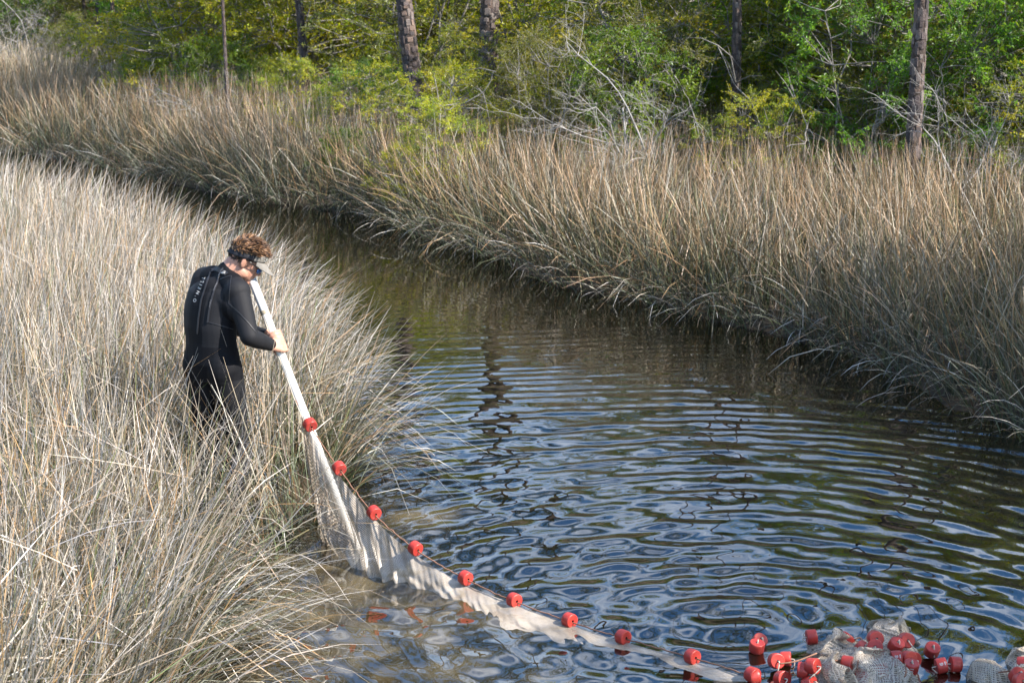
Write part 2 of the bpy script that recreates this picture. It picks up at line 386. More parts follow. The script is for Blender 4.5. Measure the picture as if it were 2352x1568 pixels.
def scatter(rng, box, dens, keep):
    x0, x1, y0, y1 = box; n = int((x1 - x0) * (y1 - y0) * dens)
    P = np.column_stack([rng.uniform(x0, x1, n), rng.uniform(y0, y1, n)])
    return P[keep(P)]
def in_view(P, mx=160, zt=1.0, below=420):
    px, py = to_px(np.column_stack([P, np.full(len(P), .1)])); qx, qy = to_px(np.column_stack([P, np.full(len(P), zt)]))
    return (px > -mx) & (px < 2352 + mx) & (qy < 1568 + below) & (P[:, 1] > 3)
def pick(rng, n, table):
    w = np.array([t[0] for t in table]); c = np.array([t[1] for t in table])
    return c[rng.choice(len(table), n, p=w / w.sum())] * rng.uniform(.72, 1.22, (n, 1))
BLEACH = [(4, (.54, .485, .435)), (2.8, (.37, .35, .345)), (2.5, (.44, .36, .27)), (2.0, (.42, .25, .115)), (1.2, (.28, .225, .155)), (.8, (.30, .27, .24)), (1.6, (.13, .10, .06)), (1.5, (.12, .15, .055))]
TAN = [(4, (.45, .29, .175)), (3, (.40, .235, .115)), (2.4, (.46, .39, .31)), (1.5, (.19, .16, .08)), (.8, (.40, .37, .32)), (.8, (.10, .08, .05)), (1.0, (.13, .14, .05))]
BASEG = [(4, (.085, .11, .04)), (3, (.06, .08, .032)), (2, (.19, .16, .10)), (1.5, (.20, .115, .05))]
FARB = [(3, (.50, .39, .27)), (2, (.56, .47, .36)), (1, (.33, .22, .13)), (.7, (.22, .2, .1))]
def rush(name, seed, P, side, tip, h=(.95, 1.3), width=(.0032, .0052), nseg=5, label='', lean_w=1.0, edge=1.0, wind=(.10, .02)):
    rng = np.random.RandomState(seed); n = len(P)
    d, v, _ = sgn_dist(P); x, y = P[:, 0], P[:, 1]
    vn = v / (np.linalg.norm(v, axis=1)[:, None] + 1e-6)
    e = np.exp(-np.clip(d, 0, 9) / .38) * edge * np.where(rng.random(n) < .55, 1, .3)                       # nearness to the bank edge
    fx = wob(x, y, 31, 1.9) * .15 + wind[0] * .5; fy = wob(x, y, 32, 1.9) * .15 + wind[1] * .5
    rx = rng.normal(0, .33, n); ry = rng.normal(0, .30, n)
    lod = rng.random(n) < .13 + .09 * wob(x, y, 41, 1.8)
    rx = np.where(lod, rx * 3.6, rx); ry = np.where(lod, ry * 3.6, ry)
    lx = fx + rx + vn[:, 0] * e * rng.uniform(.25, 1.2, n) * lean_w; ly = fy + ry + vn[:, 1] * e * rng.uniform(.25, 1.2, n) * lean_w
    az = np.arctan2(ly, lx); mag = np.hypot(lx, ly)
    bent = rng.random(n) ** 2.2
    t0 = np.clip(mag * .78, 0, .95); cv = np.clip(mag * .55 * bent + 1.2 * e * rng.random(n) ** 2.0 + np.where(lod, rng.uniform(.2, 1.3, n), 0) + rng.normal(0, .06, n), -.05, 1.75)
    Ln = rng.uniform(h[0], h[1], n) * (1 + .13 * wob(x, y, 51, 1.3)) * np.where(rng.random(n) < .25, rng.uniform(.45, .9, n), 1)
    z = land_z(P) - .03
    o = blades(name, np.column_stack([P, z]), Ln, az, t0, cv, rng.uniform(width[0], width[1], n), pick(rng, n, BASEG) * (.62 if side == 1 else .9), pick(rng, n, tip), rng, nseg, clear=NETZONE, gb=.50 if side == 1 and edge else .30)  # far-side bases darker and longer: shade under the bank put into blade colour
    tag(o, label, 'grass', kind='stuff'); return o
rg = np.random.RandomState(1)
def keep_left(P):
    d, v, left = sgn_dist(P); ok = (d > -.04) & left & in_view(P)
    q = P - np.array(PERSON[:2]); r = np.hypot(q[:, 0], q[:, 1])
    ok &= r > .24
    fr_ = (q[:, 1] < .1) & (np.abs(q[:, 0] + .02) < .33) & (q[:, 1] > -.95)      # rush trodden down behind the wader
    ok &= ~(fr_ & (rg.random(len(P)) < .80))
    return ok
PL = scatter(rg, (-7.5, -.2, 4.2, 22.5), 1350, keep_left)
PL = PL[rg.random(len(PL)) < np.clip(1.25 - (PL[:, 1] - 8) * .055, .42, 1) * np.clip(.78 + .42 * wob(PL[:, 0], PL[:, 1], 61, 3.2), .32, 1)]
rush('marsh_rush', 11, PL, 0, BLEACH, label='bleached pale rush on the near bank around the wader', h=(.92, 1.28), width=(.0032, .006))
def keep_right(P):
    d, v, left = sgn_dist(P); px, py = to_px(np.column_stack([P, np.full(len(P), .1)]))
    return (d > -.05) & ~left & in_view(P, 220) & (d < 7.5)
PR = scatter(rg, (-16, 10, 8, 40), 400, keep_right)
dR, _, _ = sgn_dist(PR)
PR = PR[rg.random(len(PR)) < np.clip(1.25 - (PR[:, 1] - 15) * .04, .28, 1) * np.where(dR < .6, 1, .8) * np.clip(.85 + .4 * wob(PR[:, 0], PR[:, 1], 62, 2.6), .4, 1)]
rush('marsh_rush', 12, PR, 1, TAN, label='tan and orange rush arching over the dark far bank of the creek', h=(.95, 1.35), width=(.0052, .009), lean_w=.75, wind=(-.03, -.03))
def keep_far(P):
    d, v, left = sgn_dist(P); return (d > 7.4) & ~left & in_view(P, 220) & (P[:, 1] > 16) & (P[:, 0] < -.25 * P[:, 1] + 5.0 + .0 * P[:, 0])
PF = scatter(rg, (-24, 4, 18, 66), 90, keep_far)
rush('marsh_rush', 13, PF, 1, FARB, label='pale straw-coloured marsh meadow running back to the left treeline', h=(1.0, 1.4), width=(.009, .016), nseg=4, edge=0, wind=(.1, 0))
# dead grey blades hanging over both bank edges into the water
def fringe(seed, line, left, dens, label, h, width, tip):
    rng = np.random.RandomState(seed); a = np.asarray(line); P = []
    for p, q in zip(a[:-1], a[1:]):
        n = int(np.hypot(*(q - p)) * dens)
        if n > 40000: continue
        t = rng.random(n)[:, None]; P.append(p + (q - p) * t + rng.normal(0, .10, (n, 2)))
    P = np.concatenate(P); d, v, lf = sgn_dist(P); k = (d > -.12) & (d < .3) & (lf == left) & in_view(P, 100, .4, 100) & (P[:, 1] < 40); P, v, d = P[k], v[k], d[k]
    if left:
        q = P - np.array(G(760, 1262)[:2]); k = (np.abs(q[:, 0]) > .22) | (q[:, 1] > .25); P, v, d = P[k], v[k], d[k]
    n = len(P); vn = v / (np.linalg.norm(v, axis=1)[:, None] + 1e-6) * np.where(d > 0, 1, -1)[:, None]
    az = np.arctan2(vn[:, 1], vn[:, 0]) + rng.normal(0, .75, n); z = np.maximum(land_z(P), -.02)
    o = blades('marsh_rush', np.column_stack([P, z]), rng.uniform(h[0], h[1], n), az, rng.uniform(.15, .9, n), rng.uniform(.7, 1.9, n), rng.uniform(width[0], width[1], n), pick(rng, n, BASEG), pick(rng, n, tip), rng, 6, 1.2, clear=NETZONE)
    tag(o, label, 'grass', kind='stuff'); return n
GREY = [(2, (.48, .44, .40)), (3, (.26, .24, .21)), (4, (.13, .115, .095)), (1, (.33, .22, .12)), (2, (.09, .09, .05))]  # weighted to dark tones so the bank foot's shade is in the colour
nf = fringe(14, LBW[1:-3], True, 150, 'grey bent rush hanging over the near bank into the water', (.5, 1.15), (.004, .0075), GREY), fringe(15, RBW[1:-3], False, 60, 'grey bent rush trailing from the far bank into the water', (.4, .95), (.005, .0085), GREY)
# dead stems lying criss-cross on the standing rush
rt = np.random.RandomState(16); PT = PL[rt.choice(len(PL), 2600, replace=False)]; n_ = len(PT)
tag(blades('marsh_rush', np.column_stack([PT, land_z(PT) + rt.uniform(.25, .7, n_)]), rt.uniform(.4, .9, n_), rt.uniform(0, 6.28, n_), rt.uniform(.9, 1.5, n_), rt.uniform(-.1, .6, n_), rt.uniform(.0034, .0062, n_), pick(rt, n_, BLEACH[1:5]), pick(rt, n_, BLEACH[1:5]), rt, 4, clear=NETZONE),
    'fallen pale stems tangled across the near rush', 'grass', kind='stuff')
print('blades', nf, len(PL), len(PR), len(PF))

# ------------------------------------------------------------------ shrubs, trees
def unit(v): return v / (np.linalg.norm(v, axis=-1, keepdims=True) + 1e-9)
def leaf_mesh(name, base, dirs, size, ratio, cols, rng):
    n = len(base); d = unit(dirs)
    up = unit(rng.normal(0, .55, (n, 3)) + np.array([0, 0, 1.0])); sdv = unit(np.cross(d, up)); nn = np.cross(sdv, d)
    Lx = size[:, None]; w = Lx * ratio
    tip = base + d * Lx - nn * Lx * .08; mid = base + d * Lx * .48 + nn * Lx * .10
    V = np.stack([base, mid - sdv * w * .5 , tip, mid + sdv * w * .5], 1)
    b = np.arange(n)[:, None] * 4
    F = np.concatenate([b + np.array([[0, 1, 2]]), b + np.array([[0, 2, 3]])])
    return fast_mesh(name, V.reshape(-1, 3), F, np.repeat(cols, 4, 0), smooth=False)
def shrub_kind(seed, height=3.8, spread=1.5, base_h=.35, nstem=5, nclump=120, ntwig=7, nleaf=20, leaf=.052, ratio=.5, pal=((.10, .13, .025),), lean=.25, flat=.55):
    rng = np.random.RandomState(seed); A = Acc(); stems = []
    for i in range(nstem):
        az = rng.uniform(0, 6.28); sp = spread * rng.uniform(.2, .75); t = np.linspace(0, 1, 9)
        r = sp * t ** rng.uniform(.9, 1.5); ht = height * rng.uniform(.65, .95)
        P = np.column_stack([.12 * rng.normal() + r * math.cos(az), .12 * rng.normal() + r * math.sin(az), ht * t - .12])
        P[1:, :2] += np.cumsum(rng.normal(0, .045, (8, 2)), 0) * height / 3.5
        r0 = rng.uniform(.018, .034); A.tube(P, r0 * (1 - .8 * t), 6, cap=False); stems.append(P)
    S = np.concatenate(stems); B = []; D = []; Cc = []
    pal = np.array(pal)
    for c in range(nclump):
        z = rng.uniform(base_h, height) ; q = (z - base_h) / (height - base_h)
        R = spread * (1.05 * math.sin(math.pi * min(.98, .12 + .80 * q)) ** .6) * (1 + .22 * rng.normal())
        a = rng.uniform(0, 6.28); rr = R * rng.random() ** .42
        cpt = np.array([rr * math.cos(a), rr * math.sin(a), z])
        dd = np.linalg.norm((S - cpt) * np.array([1, 1, .8]), axis=1) + np.where(S[:, 2] > z - .05, 3, 0)
        s0 = S[dd.argmin()]; mid = (s0 + cpt) / 2 + rng.normal(0, .06, 3) + np.array([0, 0, -.03])
        A.tube([s0, mid, cpt], [.011, .0075, .004], 4, cap=False)
        out = unit(np.array([cpt[0], cpt[1], .25]) + rng.normal(0, .2, 3)); tint = pal[rng.randint(len(pal))] * rng.uniform(.75, 1.3)
        for k in range(ntwig):
            dv = unit(out * .6 + rng.normal(0, .75, 3) * np.array([1, 1, flat])); ln = rng.uniform(.2, .46)
            e = cpt + dv * ln
            A.tube([cpt, cpt + dv * ln * .5 + rng.normal(0, .015, 3), e], [.004, .003, .0018], 3, cap=False)
            if nleaf:
                tt = rng.uniform(.15, 1.08, nleaf)[:, None]
                B.append(cpt + dv * ln * tt + rng.normal(0, .016, (nleaf, 3)))
                D.append(dv * .55 + rng.normal(0, .7, (nleaf, 3))); Cc.append(tint * rng.uniform(.7, 1.35, (nleaf, 1)) * (1 + rng.normal(0, .06, (nleaf, 3))))
    stem_m = A.mesh('stem')
    crown_m = None
    if nleaf:
        B = np.concatenate(B); D = np.concatenate(D); Cc = np.clip(np.concatenate(Cc), .005, .5)
        crown_m = leaf_mesh('crown', B, D, leaf * rng.uniform(.65, 1.25, len(B)), ratio, Cc, rng); crown_m.materials.append(M['leaf'])
    stem_m.materials.append(M['stem'])
    return stem_m, crown_m
def bare_kind(seed, height, spread, nstem=3, nbr=34, lean=(0, 0)):
    rng = np.random.RandomState(seed); A = Acc()
    def grow(p, d, ln, r, lev):
        n = 5; P = [p]; dd = d
        for i in range(n):
            dd = unit(dd + rng.normal(0, .20, 3) + np.array([lean[0], lean[1], .05]) * .15); P.append(P[-1] + dd * ln / n)
        A.tube(P, np.linspace(r, r * .55, n + 1), 5 if lev < 2 else 3, cap=False)
        if lev < 4:
            for k in range([5, 5, 4, 3][lev]):
                i = rng.randint(1, n + 1); nd = unit(dd + rng.normal(0, .75, 3) * np.array([1, 1, .8]))
                grow(P[i], nd, ln * rng.uniform(.42, .68), r * .50, lev + 1)
    for i in range(nstem):
        a = rng.uniform(0, 6.28)
        grow(np.array([.05 * math.cos(a), .05 * math.sin(a), -.1]), unit(np.array([math.cos(a) * spread + lean[0], math.sin(a) * spread + lean[1], 1.0])), height * .55, .017, 0)
    m_ = A.mesh('branch'); m_.materials.append(M['dead']); return m_

YEL = ((.28, .285, .024), (.21, .24, .024), (.32, .30, .032), (.14, .18, .022))
GRN = ((.11, .20, .028), (.15, .23, .03), (.08, .15, .026))
OLV = ((.16, .175, .045), (.13, .145, .036), (.19, .195, .055))
K = {}
K['holly'] = [shrub_kind(100 + i, height=h, spread=s, nclump=n, pal=YEL, leaf=.055, ratio=.54) for i, (h, s, n) in enumerate(((3.6, 1.5, 130), (4.2, 1.6, 140), (3.1, 1.7, 120), (4.6, 1.4, 140)))]
K['bay'] = [shrub_kind(200 + i, height=h, spread=s, nclump=n, pal=GRN, leaf=.080, ratio=.38, nleaf=17, flat=.8) for i, (h, s, n) in enumerate(((3.4, 1.4, 120), (4.4, 1.5, 130), (2.6, 1.3, 100)))]
K['myrtle'] = [shrub_kind(300 + i, height=h, spread=s, nclump=n, pal=OLV, leaf=.054, ratio=.34, nleaf=22, nstem=7, flat=.9) for i, (h, s, n) in enumerate(((4.0, 1.5, 130), (3.2, 1.4, 110)))]
LBL = {'holly': ('yellow-green small-leaved shrub', 'yellow-green shrubs'), 'bay': ('darker green long-leaved shrub', 'dark green shrubs'), 'myrtle': ('olive fine-leaved shrub', 'olive shrubs')}
MARKS = [(2096, 20.9, 'the straight pine at the marsh edge'), (1693, 24.4, 'the slim dark pine'), (966, 29, 'the stout pale-barked pine'), (1116, 31, 'the thickest pine trunk'), (712, 33, 'the grey half-hidden pine'),
         (522, 30, 'the pole-thin young pine'), (231, 48, 'the far thin grey pine'), (1535, 22, 'the bleached twiggy dead shrub'), (2285, 20.3, 'the bare shrub with upright twigs'), (880, 25.4, 'the drooping bare shrub')]
def place_shrub(kind, i, x, y, rz, sc, label=None, group=None, name='shrub'):
    z = float(land_z(np.array([[x, y]]))[0]); st, cr = K[kind][i % len(K[kind])]
    e = empty(name, (x, y, z), rz, sc)
    link('stem', st, None, e); link('crown', cr, None, e)
    if not label:                                  # say which landmark of the thicket it grows by
        q = min(MARKS, key=lambda m_: math.hypot((m_[0] - CXP) / FPX * m_[1] - x, (m_[1] - y) * .7)); dy = y - q[1]
        rel = 'in front of' if dy < -.9 else ('deep behind' if dy > 5 else ('just behind' if dy > .9 else 'beside'))
        label = LBL[kind][0] + ' ' + rel + ' ' + q[2]; group = LBL[kind][1] + ' ' + rel + ' ' + q[2]
    tag(e, label, 'shrub' if name == 'shrub' else 'tree', group); return e
# the edge of the thicket, read off the photograph (x position, distance)
EDGE = [(-200, 52), (0, 48), (150, 42), (330, 35), (620, 30.5), (850, 26), (1000, 24.3), (1300, 23.5), (1500, 22.8), (1800, 22.3), (2100, 22.3), (2352, 20.8), (2600, 20)]
def edge_y(px): return float(np.interp(px, [e[0] for e in EDGE], [e[1] for e in EDGE]))
rs = np.random.RandomState(77)
HT = {'holly': (3.6, 4.2, 3.1, 4.6), 'bay': (3.4, 4.4, 2.6), 'myrtle': (4.0, 3.2)}
CAP = [(2096, 18, 20.9, 330), (1693, 13, 24.5, 185), (966, 24, 29.2, 135), (1116, 26, 31.2, 50), (712, 12, 33.2, 120), (522, 6, 30, 185), (231, 8, 48, 55), (268, 8, 45, 135), (200, 6, 52, 30)]
nsh = 0
for row in range(9):
    off = [0.6, 2.0, 3.7, 5.8, 8.6, 12.5, 17.5, 24, 32][row]; px = -260 + rs.uniform(0, 60)
    while px < 2620:
        Y = edge_y(px) + off + rs.uniform(-.6, .6); X = (px - CXP) / FPX * (Y * _c + 1.5 * _s)
        kind = rs.choice(['holly', 'bay', 'myrtle'], p=[.56, .26, .18] if 300 < px < 1750 else ([.40, .34, .26] if px >= 1750 else [.45, .15, .40]))
        sc = rs.uniform(.8, 1.12) * (1 + .05 * row) * ((1.08 if 1050 < px < 1950 else 1.35) if row >= 5 else 1) * (.72 if row == 0 else 1) * (1.45 if px > 1930 and row in (2, 3, 4) else 1)
        idx = rs.randint(9); hgt = HT[kind][idx % len(HT[kind])]
        for (qx, hw, qY, qv) in CAP:                   # the pines show above lower shrubs
            if Y < qY + .3 and abs(px - qx) < hw + FPX / Y * (.7 if qx == 1693 else 1.1) * sc: sc = min(sc, max(.25, (PY(qx, qv, Y).z) / hgt * .88))
        place_shrub(kind, idx, X, Y, rs.uniform(0, 6.28), sc); nsh += 1
        px += FPX / Y * rs.uniform(1.15, 1.7) * (1 + .08 * row)
print('shrubs', nsh)
# low bright shrubs standing out in the rush before the thicket
for (px, py, Y, kind, i, sc, lab) in ((915, 370, 22.2, 'holly', 2, .24, 'low yellow-green shrub sprawling in the rush at the creek bend'),
                                      (1010, 330, 22.8, 'holly', 0, .33, 'bright yellow-green bush leaning out of the thicket over the rush'),
                                      (785, 300, 24.4, 'bay', 2, .26, 'small fresh green sapling alone in the tan rush')):
    X = (px - CXP) / FPX * (Y * _c + 2 * _s); e = place_shrub(kind, i, X, Y, .7 * px, sc, lab, 'small shrubs in the rush')
    del e['group']; e.location.z += .25
# bleached leafless shrubs
def place_bare(mesh, px, Y, rz, sc, label):
    X = (px - CXP) / FPX * (Y * _c + 2 * _s); e = empty('dead_shrub', (X, Y, float(land_z(np.array([[X, Y]]))[0])), rz, sc)
    link('branch', mesh, None, e); tag(e, label, 'dead shrub'); return e
BK = [bare_kind(501, 3.0, .35, 3, lean=(-.5, -.1)), bare_kind(502, 2.6, .4, 3), bare_kind(503, 3.2, .3, 2, lean=(.3, 0))]
place_bare(BK[0], 1535, 21.9, 0, 1.05, 'bleached leafless shrub with a dense fan of twigs before the thicket middle')
place_bare(BK[1], 2285, 20.3, .8, .95, 'pale grey bare shrub with fine upright twigs near the thick pine trunk')
place_bare(BK[2], 880, 25.4, 2.0, .8, 'small bare grey shrub with drooping twigs behind the green sapling')
place_bare(BK[2], 560, 29.8, 4.0, .9, 'bare pale shrub rising from the rush beside the slender pine')
place_bare(BK[0], 60, 44, 1.0, 1.2, 'thin whitish bare tree at the back of the straw-coloured meadow')
# leaning grey stems inside the thicket
A = Acc()
for k, (p0, p1, Y0, Y1, r) in enumerate((((1690, 190), (1770, 320), 23.0, 22.2, .018), ((1610, 330), (1560, 210), 22.4, 23.2, .016), ((1925, 190), (1960, 40), 23.0, 23.6, .028),
                                         ((1010, 250), (1110, 215), 23.2, 23.4, .022), ((2010, 290), (2050, 250), 22, 22, .014), ((1850, 330), (1830, 240), 21.8, 22.3, .018))):
    a, b = PY(*p0, Y0), PY(*p1, Y1); a = a if a.z < b.z else a; lo, hi = (a, b) if a.z < b.z else (b, a)
    lo2 = Vector((lo.x + (lo.x - hi.x) * .2, lo.y, .05)); rr = np.random.RandomState(k + 5)
    pts = [lo2, lo, (lo + hi) / 2 + Vector(rr.normal(0, .05, 3)), hi, hi + (hi - lo) * .5 + Vector(rr.normal(0, .08, 3))]
    A = Acc(); sp9 = np.array([np.interp(np.linspace(0, 4, 17), range(5), [p[j] for p in pts]) for j in range(3)]).T; sp9[1:] += np.cumsum(rr.normal(0, .012, (16, 3)), 0); A.tube(sp9, np.linspace(r, r * .45, 17) * .55, 6)
    for t in range(9):
        i = rr.randint(1, 5); q = np.array(pts[i]); d = unit(rr.normal(0, 1, 3)); A.tube([q, q + d * .25 + np.array([0, 0, .04]), q + d * .5], [.008, .005, .002], 4, cap=False)
    o = link('leaning_stem', A.mesh('leaning_stem'), M['stem'])
    tag(o, ['grey stem slanting left of the dark pine base', 'crooked pale stem rising beside the bleached shrub', 'tall grey-barked stem bending up between the two right pines',
            'pale fallen limb lying across the low bright bush', 'short grey stem kinked low by the thick pine', 'thin grey stem standing in the shade between the right pines'][k], 'tree stem')
# pines
def pine_parts(seed, ht=13.0, r0=.11, bend=.25):
    rng = np.random.RandomState(seed); t = np.linspace(0, 1, 15); A = Acc()
    ax = np.column_stack([bend * np.sin(t * 2.2) * rng.choice([-1, 1]), bend * .5 * np.sin(t * 3), ht * t - .15])
    rad = r0 * (1 - .72 * t) * (1 + .28 * np.exp(-t * 40)); A.tube(ax, rad, 12, cap=True)
    Bk = Acc(); z = .0
    tone = np.array([(.085, .07, .07), (.12, .098, .094), (.155, .115, .097), (.065, .058, .06), (.15, .13, .122)])
    while z < 6.0:
        nc = 8; hz = rng.uniform(.06, .13)
        for c in range(nc):
            if rng.random() < .16: continue
            a0 = 2 * math.pi * (c + rng.uniform(-.10, .10) + (.5 if int(z * 7) % 2 else 0)) / nc; wv = 2 * math.pi / nc * rng.uniform(.6, 1.02); zz = z + rng.uniform(-.07, .07); hh = hz * rng.uniform(.7, 2.0)
            lift = rng.uniform(.004, .012); pts = []
            for (u, v, l) in ((0, .08, .0), (.5, -.02, .0), (1, .1, .0), (1, .92, .0), (.5, 1.0, .0), (0, .88, .0), (.12, .16, 1), (.88, .16, 1), (.88, .86, 1), (.12, .86, 1)):
                zz2 = zz + hh * v; tt = (zz2 + .15) / ht; q = [np.interp(tt, t, ax[:, j]) for j in (0, 1)]; R = np.interp(tt, t, rad) + .001 + lift * l
                a = a0 + wv * u; pts.append((q[0] + R * math.cos(a), q[1] + R * math.sin(a), zz2))
            Bk.add(pts, [(0, 1, 7, 6), (1, 2, 7), (2, 3, 8, 7), (3, 4, 8), (4, 5, 9, 8), (4, 9, 8), (5, 0, 6, 9), (6, 7, 8, 9)], tone[rng.randint(5)] * rng.uniform(.8, 1.2))
        z += hz
    bm_ = Bk.mesh('bark', smooth=False); bm_.materials.append(M['plate'])
    # crown: limbs and tufts of long needles in the upper third
    Ln = Acc(); nb = []; nd = []
    for b in range(26):
        zb = ht * rng.uniform(.62, .99); tt = (zb + .15) / ht; o = np.array([np.interp(tt, t, ax[:, 0]), np.interp(tt, t, ax[:, 1]), zb]); a = rng.uniform(0, 6.28)
        ln = (1.15 - (zb / ht)) * ht * .32 * rng.uniform(.6, 1.1) + .3; e = o + np.array([math.cos(a) * ln, math.sin(a) * ln, ln * rng.uniform(.05, .5)])
        mid = (o + e) / 2 + np.array([0, 0, -.06 * ln]); Ln.tube([o, mid, e], [.03, .02, .008], 5, cap=False)
        for k in range(9):
            c = e + (mid - e) * rng.uniform(0, .9) + rng.normal(0, .22, 3); n = 46
            nb.append(np.repeat(c[None], n, 0) + rng.normal(0, .03, (n, 3))); nd.append(rng.normal(0, 1, (n, 3)) + np.array([0, 0, .35]))
    A.V += Ln.V; A.C += Ln.C; A.F += [tuple(i + A.n for i in f) for f in Ln.F]; tm = A.mesh('trunk'); tm.materials.append(M['furrow'])
    nb = np.concatenate(nb); nd = unit(np.concatenate(nd)); n = len(nb); sdv = unit(np.cross(nd, rng.normal(0, 1, (n, 3)))) * .0045; ln = rng.uniform(.16, .26, (n, 1))
    V = np.stack([nb - sdv, nb + sdv, nb + nd * ln + sdv * .3, nb + nd * ln - sdv * .3], 1); F = np.arange(n * 4).reshape(n, 4)
    cm_ = fast_mesh('crown', V.reshape(-1, 3), F, np.repeat(np.array([(.06, .095, .03)]) * rng.uniform(.7, 1.3, (n, 1)), 4, 0), smooth=False); cm_.materials.append(M['needle'])
    return tm, bm_, cm_
PK = [pine_parts(61, 13, .11, .10), pine_parts(62, 12, .11, .35)]
def pine(k, px, Y, rad, lean, rz, label, h=1.0, X=None):
    if X is None: X = (px - CXP) / FPX * (Y * _c + 2.0 * _s)
    e = empty('pine_tree', (X, Y, float(land_z(np.array([[X, Y]]))[0])), rz, (rad / .11, rad / .11, h)); e.rotation_euler = (0, lean, 0) if rz == 0 else (0, lean, rz)
    tm, bm_, cm_ = PK[k]
    t = link('trunk', tm, None, e); b = link('bark', bm_, None, t); b['kind'] = 'stuff'; link('crown', cm_, None, e)
    tag(e, label, 'pine tree'); return e
pine(0, 2096, 20.9, .092, 0.0, 0, 'straight pine with flaking reddish bark plates at the edge of the marsh', .95)
pine(0, 1693, 24.4, .070, 0.0, 2.1, 'slim dark pine trunk rising behind the shaded right thicket', .9)
pine(1, 972, 29.0, .145, -.015, .3, 'stout pine with pale scaly bark lit on one side', .95)
pine(0, 1116, 31.0, .175, .05, 1.0, 'thickest pine trunk, mostly hidden behind yellow-green shrubs', .9)
pine(1, 712, 33.0, .082, -.02, .2, 'grey pine trunk half hidden behind green shrubs left of the stout pine', 1.0)
pine(0, 522, 30.0, .032, -.02, .5, 'slender pole-thin young pine at the edge of the left rush', .62)
pine(0, 231, 48.0, .065, -.04, .9, 'thin grey pine standing far back behind the meadow', .95)
pine(1, 268, 45.0, .055, 0.0, .2, 'thin dark pine trunk in front of the far grey pine', .95)
pine(0, 200, 52.0, .05, .03, 2.9, 'farthest slim pine showing a short grey length of trunk', .95)

# trees on the right bank beside the bridge, outside the picture: they shade the near water
for k, (x, y, kd, sc) in enumerate(((7.9, 4.6, 'bay', 1.45), (8.6, 2.8, 'holly', 1.4), (8.7, 7.0, 'bay', 1.5), (8.8, 9.4, 'bay', 1.9), (9.6, 11.8, 'holly', 1.75))):
    e = place_shrub(kd, 1, x, y, k * 1.3, sc, 'tall broad green tree on the open bank opposite the wader', 'trees on the open bank', 'tree')

# ------------------------------------------------------------------ the wader
def Z1(zx, zy): return 390.5 + zx * .3112, 516.8 + zy * .3112       # close-up measurements to photo units
def J(zx, zy, Y): return PY(*Z1(zx, zy), Y)
Fv = Vector((.55, .835, 0)).normalized(); Lv = Vector((-Fv.y, Fv.x, 0)); Uv = Vector((0, 0, 1))
j_pel = J(318, 1005, 10.0); j_waist = J(303, 845, 10.01); j_chest = J(312, 640, 10.06); j_up = J(345, 480, 10.09); j_nb = J(395, 385, 10.13)
j_rs = J(500, 492, 9.97); j_ls = J(262, 402, 10.24)
j_re = J(585, 825, 9.83); j_rw = J(752, 900, 10.0)
j_le = J(430, 740, 10.46); 
POLE_T = PY(578, 640, 10.16); POLE_B = PY(826, 1275, 9.72)
pole_ax = (POLE_B - POLE_T).normalized()
def on_pole(py):                                      # point of the pole seen at a photo height
    lo, hi = 0.0, 1.0
    for _ in range(40):
        m_ = (lo + hi) / 2
        if to_px(np.array(POLE_T.lerp(POLE_B, m_)))[1] < py: lo = m_
        else: hi = m_
    return POLE_T.lerp(POLE_B, lo)
hand_c = on_pole(798); hand2_c = on_pole(776)
PR_ = .0245
hip_r = j_pel - Lv * .09 - Uv * .03; hip_l = j_pel + Lv * .09 - Uv * .03
gz = .06
kn_r = Vector((hip_r.x + .05, hip_r.y + .05, .54)); an_r = Vector((hip_r.x + .04, hip_r.y - .02, gz + .08))
kn_l = Vector((hip_l.x + .02, hip_l.y + .05, .54)); an_l = Vector((hip_l.x - .02, hip_l.y - .03, gz + .08))
